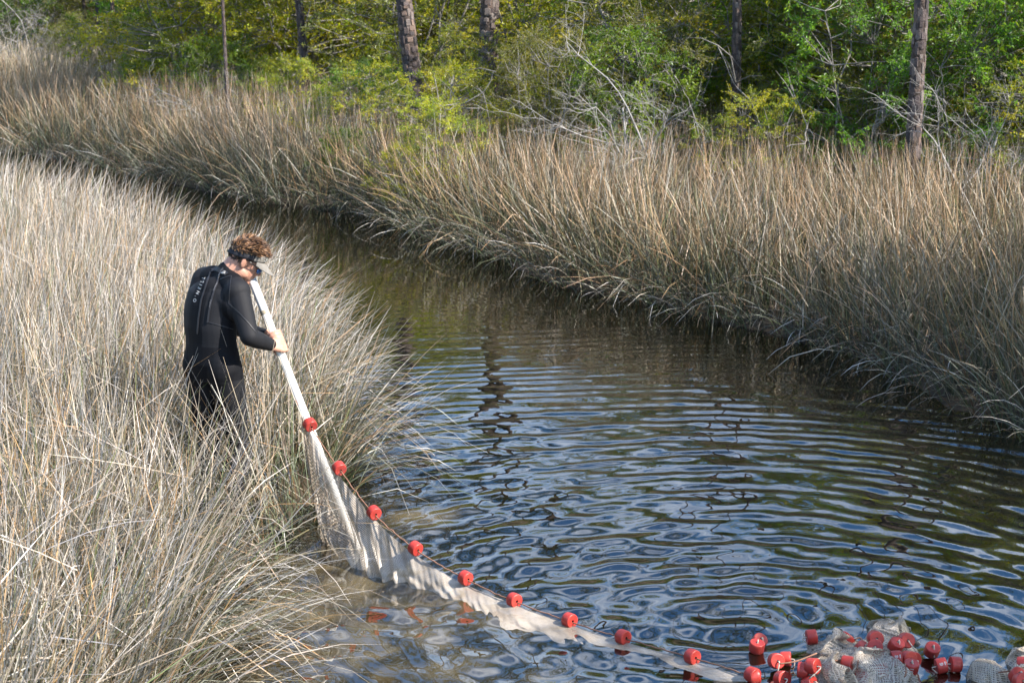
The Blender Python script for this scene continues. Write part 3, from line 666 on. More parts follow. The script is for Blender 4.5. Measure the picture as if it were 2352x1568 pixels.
# head frame
hp = math.radians(33); hy = math.radians(10)
hf = Vector((math.cos(hy) * math.cos(hp), math.sin(hy) * math.cos(hp), -math.sin(hp))); hl = Vector((-math.sin(hy), math.cos(hy), 0)); hu = hf.cross(hl)
HC = PY(560, 601, 10.15)
def HD(f, l, u): return HC + hf * f + hl * l + hu * u
def limb(A, pts, rad, inf=0.0, sides=16):
    pts = [Vector(p) for p in pts]; P = []; R = []
    for i in range(len(pts) - 1):
        for k in range(6):
            t = k / 6; P.append(pts[i].lerp(pts[i + 1], t)); R.append(rad[i] * (1 - t) + rad[i + 1] * t)
    P.append(pts[-1]); R.append(rad[-1])
    A.tube(P, np.array(R) + inf, sides)
    for p, r in zip(pts, rad): A.sphere(p, r + inf - .0005, nu=16, nv=10)
def torso(A, inf):
    def sec(c, a, b, ax=Uv): 
        l_ = Lv; f_ = Fv
        return (c, l_ * (a + inf), f_ * (b + inf))
    bl = Fv * -.01
    s = [sec(j_pel - Uv * .10, .135, .105), sec(j_pel, .172, .122), sec(j_pel.lerp(j_waist, .5), .163, .112), sec(j_waist, .160, .104), sec(j_waist.lerp(j_chest, .5) + bl, .166, .113),
         sec(j_chest + bl, .170, .122), sec(j_chest.lerp(j_up, .5) + bl, .174, .126), sec(j_up + bl, .168, .120), sec(j_up.lerp(j_nb, .55) + bl * 2, .130, .10), sec(j_nb, .072, .066)]
    A.loft(s, 28)
    limb(A, [j_waist - Uv * .02 - Lv * .05, hip_r - Fv * .01], [.095, .095], inf); limb(A, [j_waist - Uv * .02 + Lv * .05, hip_l - Fv * .01], [.095, .095], inf)
    # shoulder yoke and blades
    for sh in (j_rs, j_ls):
        A.sphere(sh, .068 + inf, nu=18, nv=12)
        limb(A, [j_nb - Uv * .02, sh.lerp(j_nb, .45) + Uv * .004, sh], [.062, .066, .064], inf)
        sg_ = -1 if sh is j_rs else 1
        limb(A, [sh - Fv * .01, sh.lerp(j_chest + Lv * sg_ * .105, .55), j_chest + Lv * sg_ * .095 - Uv * .05], [.066, .076, .074], inf)
        limb(A, [j_up - Fv * .045, sh - Fv * .02 - Uv * .09], [.075, .07], inf)
    for hip in (hip_r, hip_l): A.ball(hip - Fv * .022 + Uv * .0, Lv * (.084 + inf), Fv * (.092 + inf), Uv * (.125 + inf), 18, 12)
def arms(A, inf, wrist=True):
    limb(A, [j_rs, j_rs.lerp(j_re, .45), j_re], [.062, .056, .046], inf)
    limb(A, [j_re, j_re.lerp(j_rw, .35), j_rw], [.044, .045, .031], inf)
    limb(A, [j_ls, j_ls.lerp(j_le, .45), j_le], [.062, .054, .044], inf)
    limb(A, [j_le, j_le.lerp(j_lw, .35), j_lw], [.042, .042, .030], inf)
def legs(A, inf):
    for hip, kn, an in ((hip_r, kn_r, an_r), (hip_l, kn_l, an_l)):
        limb(A, [hip, hip.lerp(kn, .35), kn], [.094, .088, .060], inf)
        limb(A, [kn, kn.lerp(an, .35) - Fv * .012, an], [.058, .060, .040], inf)
def hand(A, wrist, c, flip):
    """right-handed fist closed round the pole; c is the grip centre on the pole axis"""
    ax = pole_ax; to = (c - wrist); to = (to - ax * to.dot(ax)).normalized(); nb = ax.cross(to)          # nb: the back-of-hand side
    if nb.y > 0: nb = -nb                                   # back of the hand on the outer side
    if flip: nb = -nb
    R = PR_ + .0095
    knuck = lambda s: c + ax * s
    # palm: from wrist onto the side of the pole
    for s in (-.030, -.010, .010, .030):
        ang0 = 2.1; P = []
        k0 = knuck(s) + (nb * math.sin(ang0) + to * math.cos(ang0)) * (R + .004)
        limb(A, [wrist + ax * s * .55, k0], [.0215, .0150], sides=10)
    ln = {-.030: 3.9, -.010: 4.25, .010: 4.1, .030: 3.4}
    for s in (-.030, -.010, .010, .030):                   # four fingers wrap over the back side and round the pole
        P = []; r = []
        for k in range(10):
            a = 2.1 - ln[s] * k / 9; rr = R + (.006 if k == 2 else .003 if k in (1, 3) else 0) + .0005 * k
            P.append(knuck(s) + ax * .002 * math.sin(k) + (nb * math.sin(a) + to * math.cos(a)) * rr); r.append(.0098 - .00022 * k + (.0012 if k in (2, 5) else 0))
        A.tube(P, r, 10); A.sphere(P[-1], r[-1], nu=10, nv=7); A.sphere(P[0], .0125, nu=10, nv=7); A.sphere(P[2], .0108, nu=10, nv=7)
    # thumb leaves the side of the palm and closes from the other side
    P = [wrist.lerp(c, .45) - ax * .018 - nb * .010]
    for k in range(5):
        a = math.pi + .55 + 1.35 * k / 4; P.append(c - ax * (.036 + .004 * k) + (nb * math.sin(a) + to * math.cos(a)) * (R + .002))
    A.tube(P, [.016, .014, .0125, .0115, .0108, .0095], 10); A.sphere(P[-1], .0095, nu=10, nv=7); A.sphere(P[0], .016, nu=10, nv=7)
j_lw = hand2_c + (j_le - hand2_c).normalized() * .075
j_rw = hand_c + (j_re - hand_c).normalized() * .082
def head(A):
    A.ball(HD(-.002, 0, .038), hf * .099, hl * .076, hu * .094, 24, 16)           # skull
    A.ball(HD(.030, 0, -.035), hf * .072, hl * .062, hu * .080, 20, 14)           # face and jaw
    A.ball(HD(.052, 0, .005), hf * .052, hl * .062, hu * .060, 18, 12)            # cheekbones
    A.ball(HD(.072, 0, -.092), hf * .026, hl * .030, hu * .022, 14, 10)           # chin
    A.ball(HD(.084, 0, .040), hf * .018, hl * .050, hu * .020, 14, 10)            # brow
    limb(A, [HD(.094, 0, .020), HD(.113, 0, -.018)], [.009, .0125])               # nose
    for s in (-1, 1):
        A.ball(HD(.104, s * .013, -.024), hf * .011, hl * .008, hu * .008, 10, 8)
        A.ball(HD(.010, s * .056, -.055), hf * .046, hl * .014, hu * .028, 14, 10)  # jaw line
        A.ball(HD(-.004, s * .079, .004), hf * .019 + hl * (-s * .006), hl * .0075, hu * .033, 14, 10)   # ear
        A.ball(HD(-.010, s * .083, .012), hf * .014, hl * .006, hu * .022, 12, 8)
    A.ball(HD(.094, 0, -.054), hf * .014, hl * .024, hu * .0075, 12, 8); A.ball(HD(.092, 0, -.067), hf * .013, hl * .021, hu * .0078, 12, 8)   # lips
    limb(A, [j_nb - Uv * .05, j_nb.lerp(HD(-.03, 0, -.03), .5), HD(-.025, 0, .0)], [.066, .061, .062])     # neck
def remeshed(A, name, voxel, smooth_it):
    me = A.mesh(name + '_src'); o = bpy.data.objects.new(name + '_src', me); COL.objects.link(o)
    r = o.modifiers.new('r', 'REMESH'); r.mode = 'VOXEL'; r.voxel_size = voxel; r.use_smooth_shade = True
    s = o.modifiers.new('s', 'SMOOTH'); s.factor = .5; s.iterations = smooth_it
    dg = bpy.context.evaluated_depsgraph_get(); res = bpy.data.meshes.new_from_object(o.evaluated_get(dg)); res.name = name
    bpy.data.objects.remove(o); bpy.data.meshes.remove(me); res.materials.clear()
    res.polygons.foreach_set('use_smooth', np.ones(len(res.polygons), bool)); return res
A = Acc(); head(A); torso(A, 0); arms(A, 0); legs(A, 0); hand(A, j_rw, hand_c, False); hand(A, j_lw, hand2_c, True)
for an in (an_r, an_l): A.ball(an + Fv * .06 - Uv * .045, Fv * .13, Lv * .045, Uv * .04, 16, 10)
person = link('person', remeshed(A, 'person', .0048, 3), M['skin'])
tag(person, 'person in a black wetsuit and grey visor bending over a white pole', 'person')
A = Acc(); torso(A, .008); arms(A, .007); legs(A, .007); limb(A, [j_nb - Uv * .04, j_nb.lerp(HD(-.03, 0, -.03), .32)], [.074, .066], .004)
for an in (an_r, an_l): A.ball(an + Fv * .06 - Uv * .045, Fv * .137, Lv * .052, Uv * .047, 16, 10)
suit_m = remeshed(A, 'wetsuit', .0065, 6)
suit = link('wetsuit', suit_m, M['suit'], person); suit['label'] = 'black neoprene wetsuit with charcoal panels'
suit_m.materials.append(M['panel'])
bv = BVHTree.FromPolygons([v.co for v in suit_m.vertices], [tuple(p.vertices) for p in suit_m.polygons])
def on_suit(px, py, off=.002, tree=None):
    h = (tree or bv).ray_cast(Vector((0, 0, CAMH)), ray(px, py).normalized())
    return None if h[0] is None else (h[0] + h[1] * off, h[1])
# panels: the charcoal cloth is chosen by place on the body
vx = np.zeros(len(suit_m.vertices) * 3); suit_m.vertices.foreach_get('co', vx); vx = vx.reshape(-1, 3)
pc = np.array([vx[list(p.vertices)].mean(0) for p in suit_m.polygons])
def side_of(c): return (pc - np.array(c)) @ np.array(Lv)
ls_, hz_ = side_of(j_chest), pc[:, 2]
arm_d = np.minimum(seg3 if False else np.linalg.norm(pc - np.array(j_rs), axis=1), 9)
def seg3d(P, a, b):
    a, b = np.array(a), np.array(b); ab = b - a; t = np.clip((P - a) @ ab / (ab @ ab), 0, 1); return np.linalg.norm(P - a - t[:, None] * ab, axis=1)
d_arm = np.minimum(np.minimum(seg3d(pc, j_rs, j_re), seg3d(pc, j_re, j_rw)), np.minimum(seg3d(pc, j_ls, j_le), seg3d(pc, j_le, j_lw)))
panel = (d_arm < .085) | ((np.abs(ls_) > .055) & (np.abs(ls_) < .15) & (hz_ > j_waist.z - .02) & (hz_ < j_up.z + .03)) | (hz_ < hip_r.z - .06)
suit_m.polygons.foreach_set('material_index', panel.astype(np.int32))
def ribbon_on(pxs, width, thick, name, material, parent, off=.001, sub=6):
    """a flat strip laid on the suit along a measured line"""
    pts = []
    for (a, b) in zip(pxs[:-1], pxs[1:]):
        for k in range(sub): t = k / sub; pts.append((a[0] * (1 - t) + b[0] * t, a[1] * (1 - t) + b[1] * t))
    pts.append(pxs[-1]); Q = [on_suit(*p, off) for p in pts]; Q = [q for q in Q if q]
    P = [q[0] for q in Q]; V = []; F = []
    for i, (p, n) in enumerate(Q):
        t = (P[min(i + 1, len(P) - 1)] - P[max(i - 1, 0)]).normalized(); s = t.cross(n).normalized() * width / 2
        V += [p - s, p + s, p + s + n * thick, p - s + n * thick]
    for i in range(len(P) - 1):
        for (a, b) in ((0, 1), (1, 2), (2, 3), (3, 0)): F.append((i * 4 + a, i * 4 + b, i * 4 + 4 + b, i * 4 + 4 + a))
    F += [(3, 2, 1, 0), tuple(len(V) - 4 + k for k in range(4))]
    B = Acc(); B.add([tuple(v) for v in V], F); return link(name, B.mesh(name, smooth=False), material, parent)
def Z3(x, y): return 402 + x / 7.803, 574.2 + y / 7.803
seam_lines = [[(1010, 460), (990, 620), (965, 960)], [(965, 960), (1150, 1120), (1330, 1320), (1450, 1480)], [(1010, 460), (930, 480), (800, 530)], [(600, 1290), (820, 1350), (1040, 1420)]]
for sl in seam_lines: ribbon_on([Z3(*p) for p in sl], .005, .002, 'seam', M['seam'], suit)
zipper = ribbon_on([Z3(640, 380), Z3(560, 620), Z3(470, 900), Z3(420, 1250), Z3(400, 1500)], .010, .003, 'zip', M['strap'], suit)
leash = ribbon_on([Z3(865, 320), Z3(800, 470), Z3(740, 640), Z3(670, 850), Z3(620, 1080), Z3(590, 1300)], .010, .004, 'zip_leash', M['strap'], suit, off=.004)
flap = ribbon_on([Z3(660, 370), Z3(760, 340), Z3(880, 400), Z3(930, 440)], .026, .005, 'collar_flap', M['strap'], suit, off=.002)
def text_mesh(txt, size=1.0, space=1.0):
    cu = bpy.data.curves.new('t', 'FONT'); cu.body = txt; cu.size = size; cu.space_character = space; cu.resolution_u = 3
    o = bpy.data.objects.new('t', cu); COL.objects.link(o); dg = bpy.context.evaluated_depsgraph_get()
    me = bpy.data.meshes.new_from_object(o.evaluated_get(dg)); bpy.data.objects.remove(o); return me
def print_on(txt, p0, p1, hpx, name, parent, space=1.0, off=.0025, tree=None, m_=None):
    """flat print laid on a curved surface along the measured line p0-p1"""
    me = text_mesh(txt, 1.0, space); xs = [v.co.x for v in me.vertices]; w0, w1 = min(xs), max(xs); hs = max(v.co.y for v in me.vertices)
    d = Vector(p1) - Vector(p0); nn = Vector((d.y, -d.x)).normalized()
    ok = True; last = None
    for v in me.vertices:
        q = Vector(p0) + d * ((v.co.x - w0) / (w1 - w0)) + nn * (v.co.y / hs * hpx); r = on_suit(q.x, q.y, off, tree) or last
        if r: v.co = r[0]; last = r
    return link(name, me, m_ or M['print'], parent)
print_on("O'NEILL", Z3(372, 940), Z3(548, 492), 7.0, 'lettering', suit, 1.75)
for k, (a, b) in enumerate((((818, 470), (872, 345)), ((712, 742), (768, 600)), ((640, 1030), (672, 890)))):
    print_on("O'NEILL", Z3(a[0] - 8, a[1]), Z3(b[0] - 8, b[1]), 2.2, 'lettering', leash, 1.1, off=.0095, m_=M['faint'])
B = Acc()
for (pts) in ([(840, 432), (880, 412), (908, 412)], [(840, 432), (870, 438), (905, 434)]):
    Q = [on_suit(*Z3(*p), .009) for p in pts]; B.tube([q[0] for q in Q if q], .0028, 6)
link('zip_tag', B.mesh('zip_tag'), M['print'], suit)

# hair -----------------------------------------------------------------
rng = np.random.RandomState(9); A = Acc()
A.ball(HD(-.006, 0, .050), hf * .100, hl * .079, hu * .092, 26, 16, c=(.035, .020, .012))
def scalp(th, ph): return Vector((math.cos(ph) * math.cos(th), math.cos(ph) * math.sin(th), math.sin(ph)))
cnt = 0
while cnt < 2200:
    th = rng.uniform(0, 2 * math.pi); ph = math.asin(rng.uniform(-.62, 1)); s = scalp(th, ph)
    f, l, u = s.x * .1, s.y * .079, s.z * .093; fr_line = .036 + .0 if f > .02 else -.035 - .25 * f
    ub = .05 + .265 * f
    if u + .048 < (.050 if f > .01 else (-.006 if f > -.035 else -.062)): continue
    top = (u + .048) > .068 + .30 * f
    if not top and (u + .048) > .028 + .285 * f: continue
    base = HD(f - .006, l, u + .048); n_ = (hf * s.x + hl * s.y + hu * s.z).normalized()
    sweep = (hf * (.9 if top else -.15) + hu * (.25 if top else -.6) + hl * (.6 * math.sin(60 * f + 45 * l) if top else 0))
    ln = (rng.uniform(.020, .037) if top else rng.uniform(.010, .016)); d = (n_ * (.5 if top else .25) + sweep * .6 + (hf * rng.normal(0, .3) + hl * rng.normal(0, .35) + hu * rng.normal(0, .3))).normalized()
    cu_ = (sweep * .8 + n_ * rng.uniform(-.7, .35) + hl * rng.normal(0, .8)) * ln * (.55 if top else .15)
    P = [base, base + d * ln * .4 + cu_ * .12, base + d * ln * .75 + cu_ * .5, base + d * ln + cu_]
    base_c = np.array((.050, .028, .015)) if rng.random() < .5 else np.array((.135, .066, .031))
    if not top: base_c = np.array((.028, .018, .012))
    elif rng.random() < .25: base_c = np.array((.26, .14, .065))
    w = rng.uniform(.0024, .0044) if top else .0018
    A.tube(P, [w, w, w * .75, w * .15], 4, c=base_c * rng.uniform(.7, 1.3), cap=False); cnt += 1
hair = link('hair', A.mesh('hair'), M['hair'], person); hair['label'] = 'short tousled brown hair with sun-bleached top'
# visor ----------------------------------------------------------------
def band_pt(th, v, off):                               # v: 0 lower edge, 1 upper edge
    c_, s_ = math.cos(th), math.sin(th); f = -.003 + (.104 + off) * c_; l = (.0835 + off) * s_; fl = max(0, c_)
    u0 = .046 + .285 * (f + .003); hgt = .026 + .022 * fl ** 1.2
    return HD(f - .006 * v * c_, l - .003 * v * s_, u0 + (v - .5) * hgt + .0)
def strip(name, t0, t1, n, m_, parent, vr=(0, 1), off=.0, th_=.0035):
    V = []; F = []; nv = 4
    for i in range(n + 1):
        t = t0 + (t1 - t0) * i / n
        for k in range(nv + 1): V.append(band_pt(t, vr[0] + (vr[1] - vr[0]) * k / nv, off + th_ + .0015 * math.sin(math.pi * k / nv)))
        for k in range(nv + 1): V.append(band_pt(t, vr[0] + (vr[1] - vr[0]) * (nv - k) / nv, off))
    q = 2 * (nv + 1)
    for i in range(n):
        for k in range(q): F.append((i * q + k, i * q + (k + 1) % q, (i + 1) * q + (k + 1) % q, (i + 1) * q + k))
    F += [tuple(range(q - 1, -1, -1)), tuple(n * q + k for k in range(q))]
    B = Acc(); B.add([tuple(v) for v in V], F); return link(name, B.mesh(name), m_, parent)
visor = strip('visor', -1.22, 1.22, 26, M['visor'], person, off=.002); visor['label'] = 'grey cloth sun visor with a black headband'
strip('headband', 1.22, 2 * math.pi - 1.22, 40, M['band'], visor, vr=(.0, 1.0), off=.003)
V = []; F = []; n = 22; r_ = 7
for side in (1, -1):
    for i in range(n + 1):
        t = -.98 + 1.96 * i / n
        for k in range(r_ + 1):
            q = k / r_; p = band_pt(t, .0, .006); ext = .082 * (1 - abs(t / .98) ** 2.6) * q + .006 * q
            p = p + hf * ext * .93 - hu * (ext * .40 + .055 * ext * 0) - hu * .020 * (abs(t)) ** 2 * q
            V.append(p + hu * (.0016 * side))
w_ = r_ + 1; o_ = (n + 1) * w_
for i in range(n):
    for k in range(r_):
        a = i * w_ + k; F.append((a, a + 1, a + w_ + 1, a + w_)); F.append((o_ + a, o_ + a + w_, o_ + a + w_ + 1, o_ + a + 1))
for i in range(n): a = i * w_ + r_; F.append((a, o_ + a, o_ + a + w_, a + w_))
B = Acc(); B.add([tuple(v) for v in V], F); link('brim', B.mesh('brim'), M['visor'], visor)
vb = BVHTree.FromPolygons([v.co for v in visor.data.vertices], [tuple(p.vertices) for p in visor.data.polygons])
def Z7(x, y): return 488.07 + x / 9.103, 516.8 + y / 9.103
B = Acc()
for pts in ([(-.30, .82), (-.44, .80), (-.50, .66), (-.34, .54), (-.32, .40), (-.50, .36)], [(-.24, .70), (-.26, .42), (-.34, .26)]):
    B.tube([band_pt(t, v, .0085) for t, v in pts], .0017, 5)
if B.n: link('emblem', B.mesh('emblem'), M['print'], visor)
# sunglasses -----------------------------------------------------------
gl_ = Acc()
for s in (-1, 1):
    gl_.tube([HD(.100, s * .045, .022), HD(.078, s * .072, .022), HD(.040, s * .080, .024), HD(.002, s * .083, .030), HD(-.015, s * .081, .018)], [.0035, .004, .003, .0025, .002], 6)
    gl_.tube([HD(.113, s * .010, .020), HD(.111, s * .030, .028), HD(.098, s * .056, .026), HD(.084, s * .070, .018)], .0022, 6)
gl_.tube([HD(.113, -.011, .020), HD(.117, 0, .021), HD(.113, .011, .020)], .0022, 6)
glasses = link('sunglasses', gl_.mesh('sunglasses'), M['frame'], person)
for s in (-1, 1):
    B = Acc(); ax1 = (hl * s * .030 - hf * .016); B.ball(HD(.100, s * .040, .004), ax1, hu * .0205, (hf * .0045 + hl * s * .003), 18, 8); link('lens', B.mesh('lens'), M['lens'], glasses)

# ------------------------------------------------------------------ the pole
A = Acc(); A.tube([POLE_T.lerp(POLE_B, t) for t in np.linspace(0, 1, 8)], PR_, 20)
pole = link('net_pole', A.mesh('net_pole'), M['pvc']); tag(pole, 'white plastic pole gripped by the person, net tied to its lower end', 'pole')
A = Acc(); c = on_pole(717); A.tube([c - pole_ax * .012, c - pole_ax * .008, c + pole_ax * .010, c + pole_ax * .013], [PR_ + .0005, PR_ + .0022, PR_ + .0022, PR_ + .0005], 20); link('joint', A.mesh('joint'), M['pvc_joint'], pole)
A = Acc(); vw = Vector((-.6, -.8, 0)); vw = (vw - pole_ax * vw.dot(pole_ax)).normalized()
A.tube([on_pole(p) + vw * (PR_ + .003 + .004 * math.sin(p * .05)) for p in range(722, 1000, 12)], .0022, 5); link('cord', A.mesh('cord'), M['cord'], pole)

# ------------------------------------------------------------------ the seine net
m, N, L, out = mat('fine_netting'); M['net'] = m
uvn = N.new('ShaderNodeUVMap'); sp_ = N.new('ShaderNodeSeparateXYZ'); L.new(uvn.outputs['UV'], sp_.inputs['Vector'])
def thread(sock):
    a = N.new('ShaderNodeMath'); a.operation = 'FRACT'; L.new(sock, a.inputs[0]); b = N.new('ShaderNodeMath'); b.operation = 'GREATER_THAN'; b.inputs[1].default_value = .60; L.new(a.outputs[0], b.inputs[0]); return b.outputs[0]
mxx = N.new('ShaderNodeMath'); mxx.operation = 'MAXIMUM'; L.new(thread(sp_.outputs['X']), mxx.inputs[0]); L.new(thread(sp_.outputs['Y']), mxx.inputs[1])
fc = N.new('ShaderNodeMapRange'); fc.inputs['To Min'].default_value = .27; fc.inputs['To Max'].default_value = .97; L.new(mxx.outputs[0], fc.inputs['Value'])
tcn = N.new('ShaderNodeTexCoord'); nz = N.new('ShaderNodeTexNoise'); nz.inputs['Scale'].default_value = 5; nz.inputs['Detail'].default_value = 5; L.new(tcn.outputs['Object'], nz.inputs['Vector'])
cr = N.new('ShaderNodeValToRGB'); cr.color_ramp.elements[0].position = .35; cr.color_ramp.elements[1].position = .65; cr.color_ramp.elements[0].color = (.38, .315, .245, 1); cr.color_ramp.elements[1].color = (.60, .53, .445, 1)
L.new(nz.outputs['Fac'], cr.inputs['Fac'])
d_ = N.new('ShaderNodeBsdfDiffuse'); t_ = N.new('ShaderNodeBsdfTranslucent'); L.new(cr.outputs['Color'], d_.inputs['Color']); L.new(cr.outputs['Color'], t_.inputs['Color'])
g_ = N.new('ShaderNodeBsdfGlossy'); g_.inputs['Roughness'].default_value = .35
m1 = N.new('ShaderNodeMixShader'); m1.inputs[0].default_value = .3; L.new(d_.outputs[0], m1.inputs[1]); L.new(t_.outputs[0], m1.inputs[2])
m2 = N.new('ShaderNodeMixShader'); m2.inputs[0].default_value = .06; L.new(m1.outputs[0], m2.inputs[1]); L.new(g_.outputs[0], m2.inputs[2])
tp = N.new('ShaderNodeBsdfTransparent'); m3 = N.new('ShaderNodeMixShader'); L.new(fc.outputs['Result'], m3.inputs[0]); L.new(tp.outputs[0], m3.inputs[1]); L.new(m2.outputs[0], m3.inputs[2])
L.new(m3.outputs[0], out.inputs['Surface'])
def sheet(name, Vg, cell, parent):
    """Vg: grid of points (nu, nv, 3); the mesh size of the netting is given in metres"""
    nu, nv = Vg.shape[:2]; i = (np.arange(nu - 1)[:, None] * nv + np.arange(nv - 1)[None]).ravel()
    F = np.stack([i, i + 1, i + nv + 1, i + nv], 1); me = fast_mesh(name, Vg.reshape(-1, 3), F)
    uu = np.concatenate([[0], np.cumsum(np.linalg.norm(np.diff(Vg[:, nv // 2], axis=0), axis=1))]); vv = np.concatenate([[0], np.cumsum(np.linalg.norm(np.diff(Vg[nu // 2], axis=0), axis=1))])
    UV = np.stack(np.meshgrid(uu / cell, vv / cell, indexing='ij'), 2).reshape(-1, 2)
    lay = me.uv_layers.new(name='UVMap'); vi = np.zeros(len(me.loops), np.int32); me.loops.foreach_get('vertex_index', vi); lay.data.foreach_set('uv', UV[vi].astype(np.float32).ravel())
    return link(name, me, M['net'], parent)
def spline(P, n):
    P = np.asarray([tuple(p) for p in P], float); k = len(P); t = np.linspace(0, k - 1, n); o = np.zeros((n, P.shape[1]))
    for a, tt in enumerate(t):
        i = min(int(tt), k - 2); f = tt - i; p0, p1, p2, p3 = P[max(i - 1, 0)], P[i], P[i + 1], P[min(i + 2, k - 1)]
        o[a] = .5 * ((2 * p1) + (-p0 + p2) * f + (2 * p0 - 5 * p1 + 4 * p2 - p3) * f ** 2 + (-p0 + 3 * p1 - 3 * p2 + p3) * f ** 3)
    return o
netroot = empty('seine_net', G(760, 1262, 0)); tag(netroot, 'pale fine-meshed seine net with red floats, trailing from the pole into the creek', 'net')
def child(o): o.matrix_parent_inverse = Matrix.Translation(-netroot.location); return o
# float line: photo positions and height above the water
FL = [(712, 977, PY(712, 977, 9.90).z), (779, 1077, PY(779, 1077, 9.66).z), (859, 1179, PY(859, 1179, 9.36).z), (954, 1261, PY(954, 1261, 9.12).z), (1069, 1329, .085), (1181, 1380, .05), (1308, 1426, .034), (1431, 1465, .03), (1590, 1510, .03), (1728, 1552, .03)]
FLP = [G(x, y, z) for x, y, z in FL]
topk = [on_pole(945) + vw * .03] + [p - Vector((0, 0, .03 if p.z > .06 else .015)) for p in FLP]
botk = [G(746, 1252, -.02), G(768, 1275, -.03), G(812, 1305, -.03), G(868, 1338, -.03), G(950, 1362, -.03), G(1055, 1402, -.02), G(1160, 1440, -.004), G(1290, 1476, -.004), G(1420, 1505, -.005), G(1575, 1538, -.005), G(1715, 1580, -.005)]
deepk = [G(760, 1290, -.28), G(790, 1330, -.3), G(830, 1370, -.3), G(880, 1400, -.28), G(960, 1425, -.22), G(1040, 1445, -.12), G(1140, 1475, -.035), G(1270, 1510, -.035), G(1400, 1540, -.035), G(1560, 1575, -.035), G(1705, 1615, -.035)]
nu, nv = 420, 60
T, Bq, Dq = spline(topk, nu), spline(botk, nu), spline(deepk, nu)
sg = np.linspace(0, 1, nv); Vg = np.zeros((nu, nv, 3)); kk = .68
for j, s in enumerate(sg):
    if s < kk:
        q = s / kk; Vg[:, j] = T * (1 - q) + Bq * q
        slack = np.clip(np.linalg.norm(T - Bq, axis=1) * .16, 0, .09) * math.sin(math.pi * q) * np.interp(np.linspace(0, 1, nu), [0, .42, .55, 1], [1, 1, .08, .05]); Vg[:, j, 2] -= slack * .5; Vg[:, j, 0] -= slack * .05; Vg[:, j, 1] -= slack * .5
    else: q = (s - kk) / (1 - kk); Vg[:, j] = Bq * (1 - q) + Dq * q
tu = np.linspace(0, 1, nu)[:, None]; sv = sg[None]
tang = np.gradient(T, axis=0); tang[:, 2] = 0; tang /= np.linalg.norm(tang, axis=1)[:, None]; nrm = np.column_stack([tang[:, 1], -tang[:, 0], np.zeros(nu)])
nrm = np.where(nrm[:, 1:2] > 0, -nrm, nrm)
fold = np.sin(2 * math.pi * (tu * 13 + .7 * np.sin(tu * 19) - sv * 1.3 + .3 * np.sin(sv * 4 + tu * 11))) * .8 + .40 * np.sin(2 * math.pi * (tu * 33 - sv * 2.1 + .8 * np.sin(tu * 23) + .25 * np.sin(sv * 9))) * (.4 + .6 * np.sin(tu * 37) ** 2) + .12 * np.sin(2 * math.pi * (tu * 80 - sv * 3))
fold = np.sign(fold) * np.abs(fold) ** 1.25
amp = (.010 + .030 * np.clip(sv / .5, 0, 1)) * np.clip(np.linalg.norm(T - Bq, axis=1)[:, None] / .5, .22, 1.0)
amp = amp * np.interp(tu, [0, .42, .58, 1], [1.4, 1.4, .42, .34]) * np.where((sv > kk * .8) & (tu > .5), .3, 1)
Vg += (nrm[:, None] * .8 + np.array([0, 0, .45])) * (fold * amp)[:, :, None]
child(sheet('netting', Vg, .0055, netroot))
ropeP = spline([on_pole(915) + vw * .028] + FLP, 140); A = Acc(); A.tube(ropeP + np.random.RandomState(2).normal(0, .0015, ropeP.shape), .0036, 6); child(link('float_rope', A.mesh('float_rope'), M['rope'], netroot))
# heap of netting
def heap(name, quad, nu, nv, hgt, seed, rough=1.0):
    rng = np.random.RandomState(seed); c = [np.array(q) for q in quad]; u, v = np.meshgrid(np.linspace(0, 1, nu), np.linspace(0, 1, nv), indexing='ij')
    P = (c[0] * ((1 - u) * (1 - v))[..., None] + c[1] * (u * (1 - v))[..., None] + c[2] * (u * v)[..., None] + c[3] * ((1 - u) * v)[..., None])
    x, y = P[..., 0], P[..., 1]; rid = 0; tot = 0
    for k in range(12):                                       # creases of crumpled cloth: sharp folds at many angles
        a = rng.uniform(0, math.pi); f = rng.uniform(2.2, 8) * rough; ph = rng.uniform(0, 1); w = x * math.cos(a) + y * math.sin(a) + .03 * np.sin(11 * (x * math.sin(a) - y * math.cos(a)) + 6 * ph)
        q = f * w + ph; tri = np.abs(2 * (q - np.floor(q + .5))); am = f ** -.8; rid = rid + am * np.where(tri > .5, tri, .5 - .3 * tri) * (1 + .6 * np.sin(5 * x + 7 * y + 9 * ph)); tot += am
    rid = (rid / tot - .35) * 3.6
    ed = np.clip(np.minimum(np.minimum(u, 1 - u), np.minimum(v, 1 - v)) * 4.2, 0, 1) ** .7
    lump = .55 + .45 * np.sin(6 * x + seed) * np.cos(5 * y + 2 * seed)
    P[..., 2] = -.05 + ed * (hgt * (.30 + .75 * rid) * (.55 + .6 * lump) + .035)
    P[..., 0] += .022 * np.sin(31 * y + 7 * rid); P[..., 1] += .022 * np.sin(29 * x + 8 * rid); return child(sheet(name, P, .010, netroot))
heap('netting', [G(1845, 1600, 0), G(2120, 1600, 0), G(2115, 1462, 0), G(1850, 1468, 0)], 130, 130, .13, 3)
heap('netting', [G(1985, 1500, 0), G(2095, 1505, 0), G(2085, 1440, 0), G(1995, 1438, 0)], 70, 70, .12, 5, 1.2)
heap('netting', [G(1830, 1560, 0), G(1960, 1640, 0), G(1990, 1530, 0), G(1850, 1500, 0)], 70, 70, .11, 8, 1.2)
heap('netting', [G(2215, 1560, 0), G(2330, 1570, 0), G(2320, 1530, 0), G(2220, 1528, 0)], 40, 40, .09, 11)
heap('netting', [G(2300, 1590, 0), G(2440, 1590, 0), G(2420, 1490, 0), G(2320, 1500, 0)], 50, 50, .10, 14)
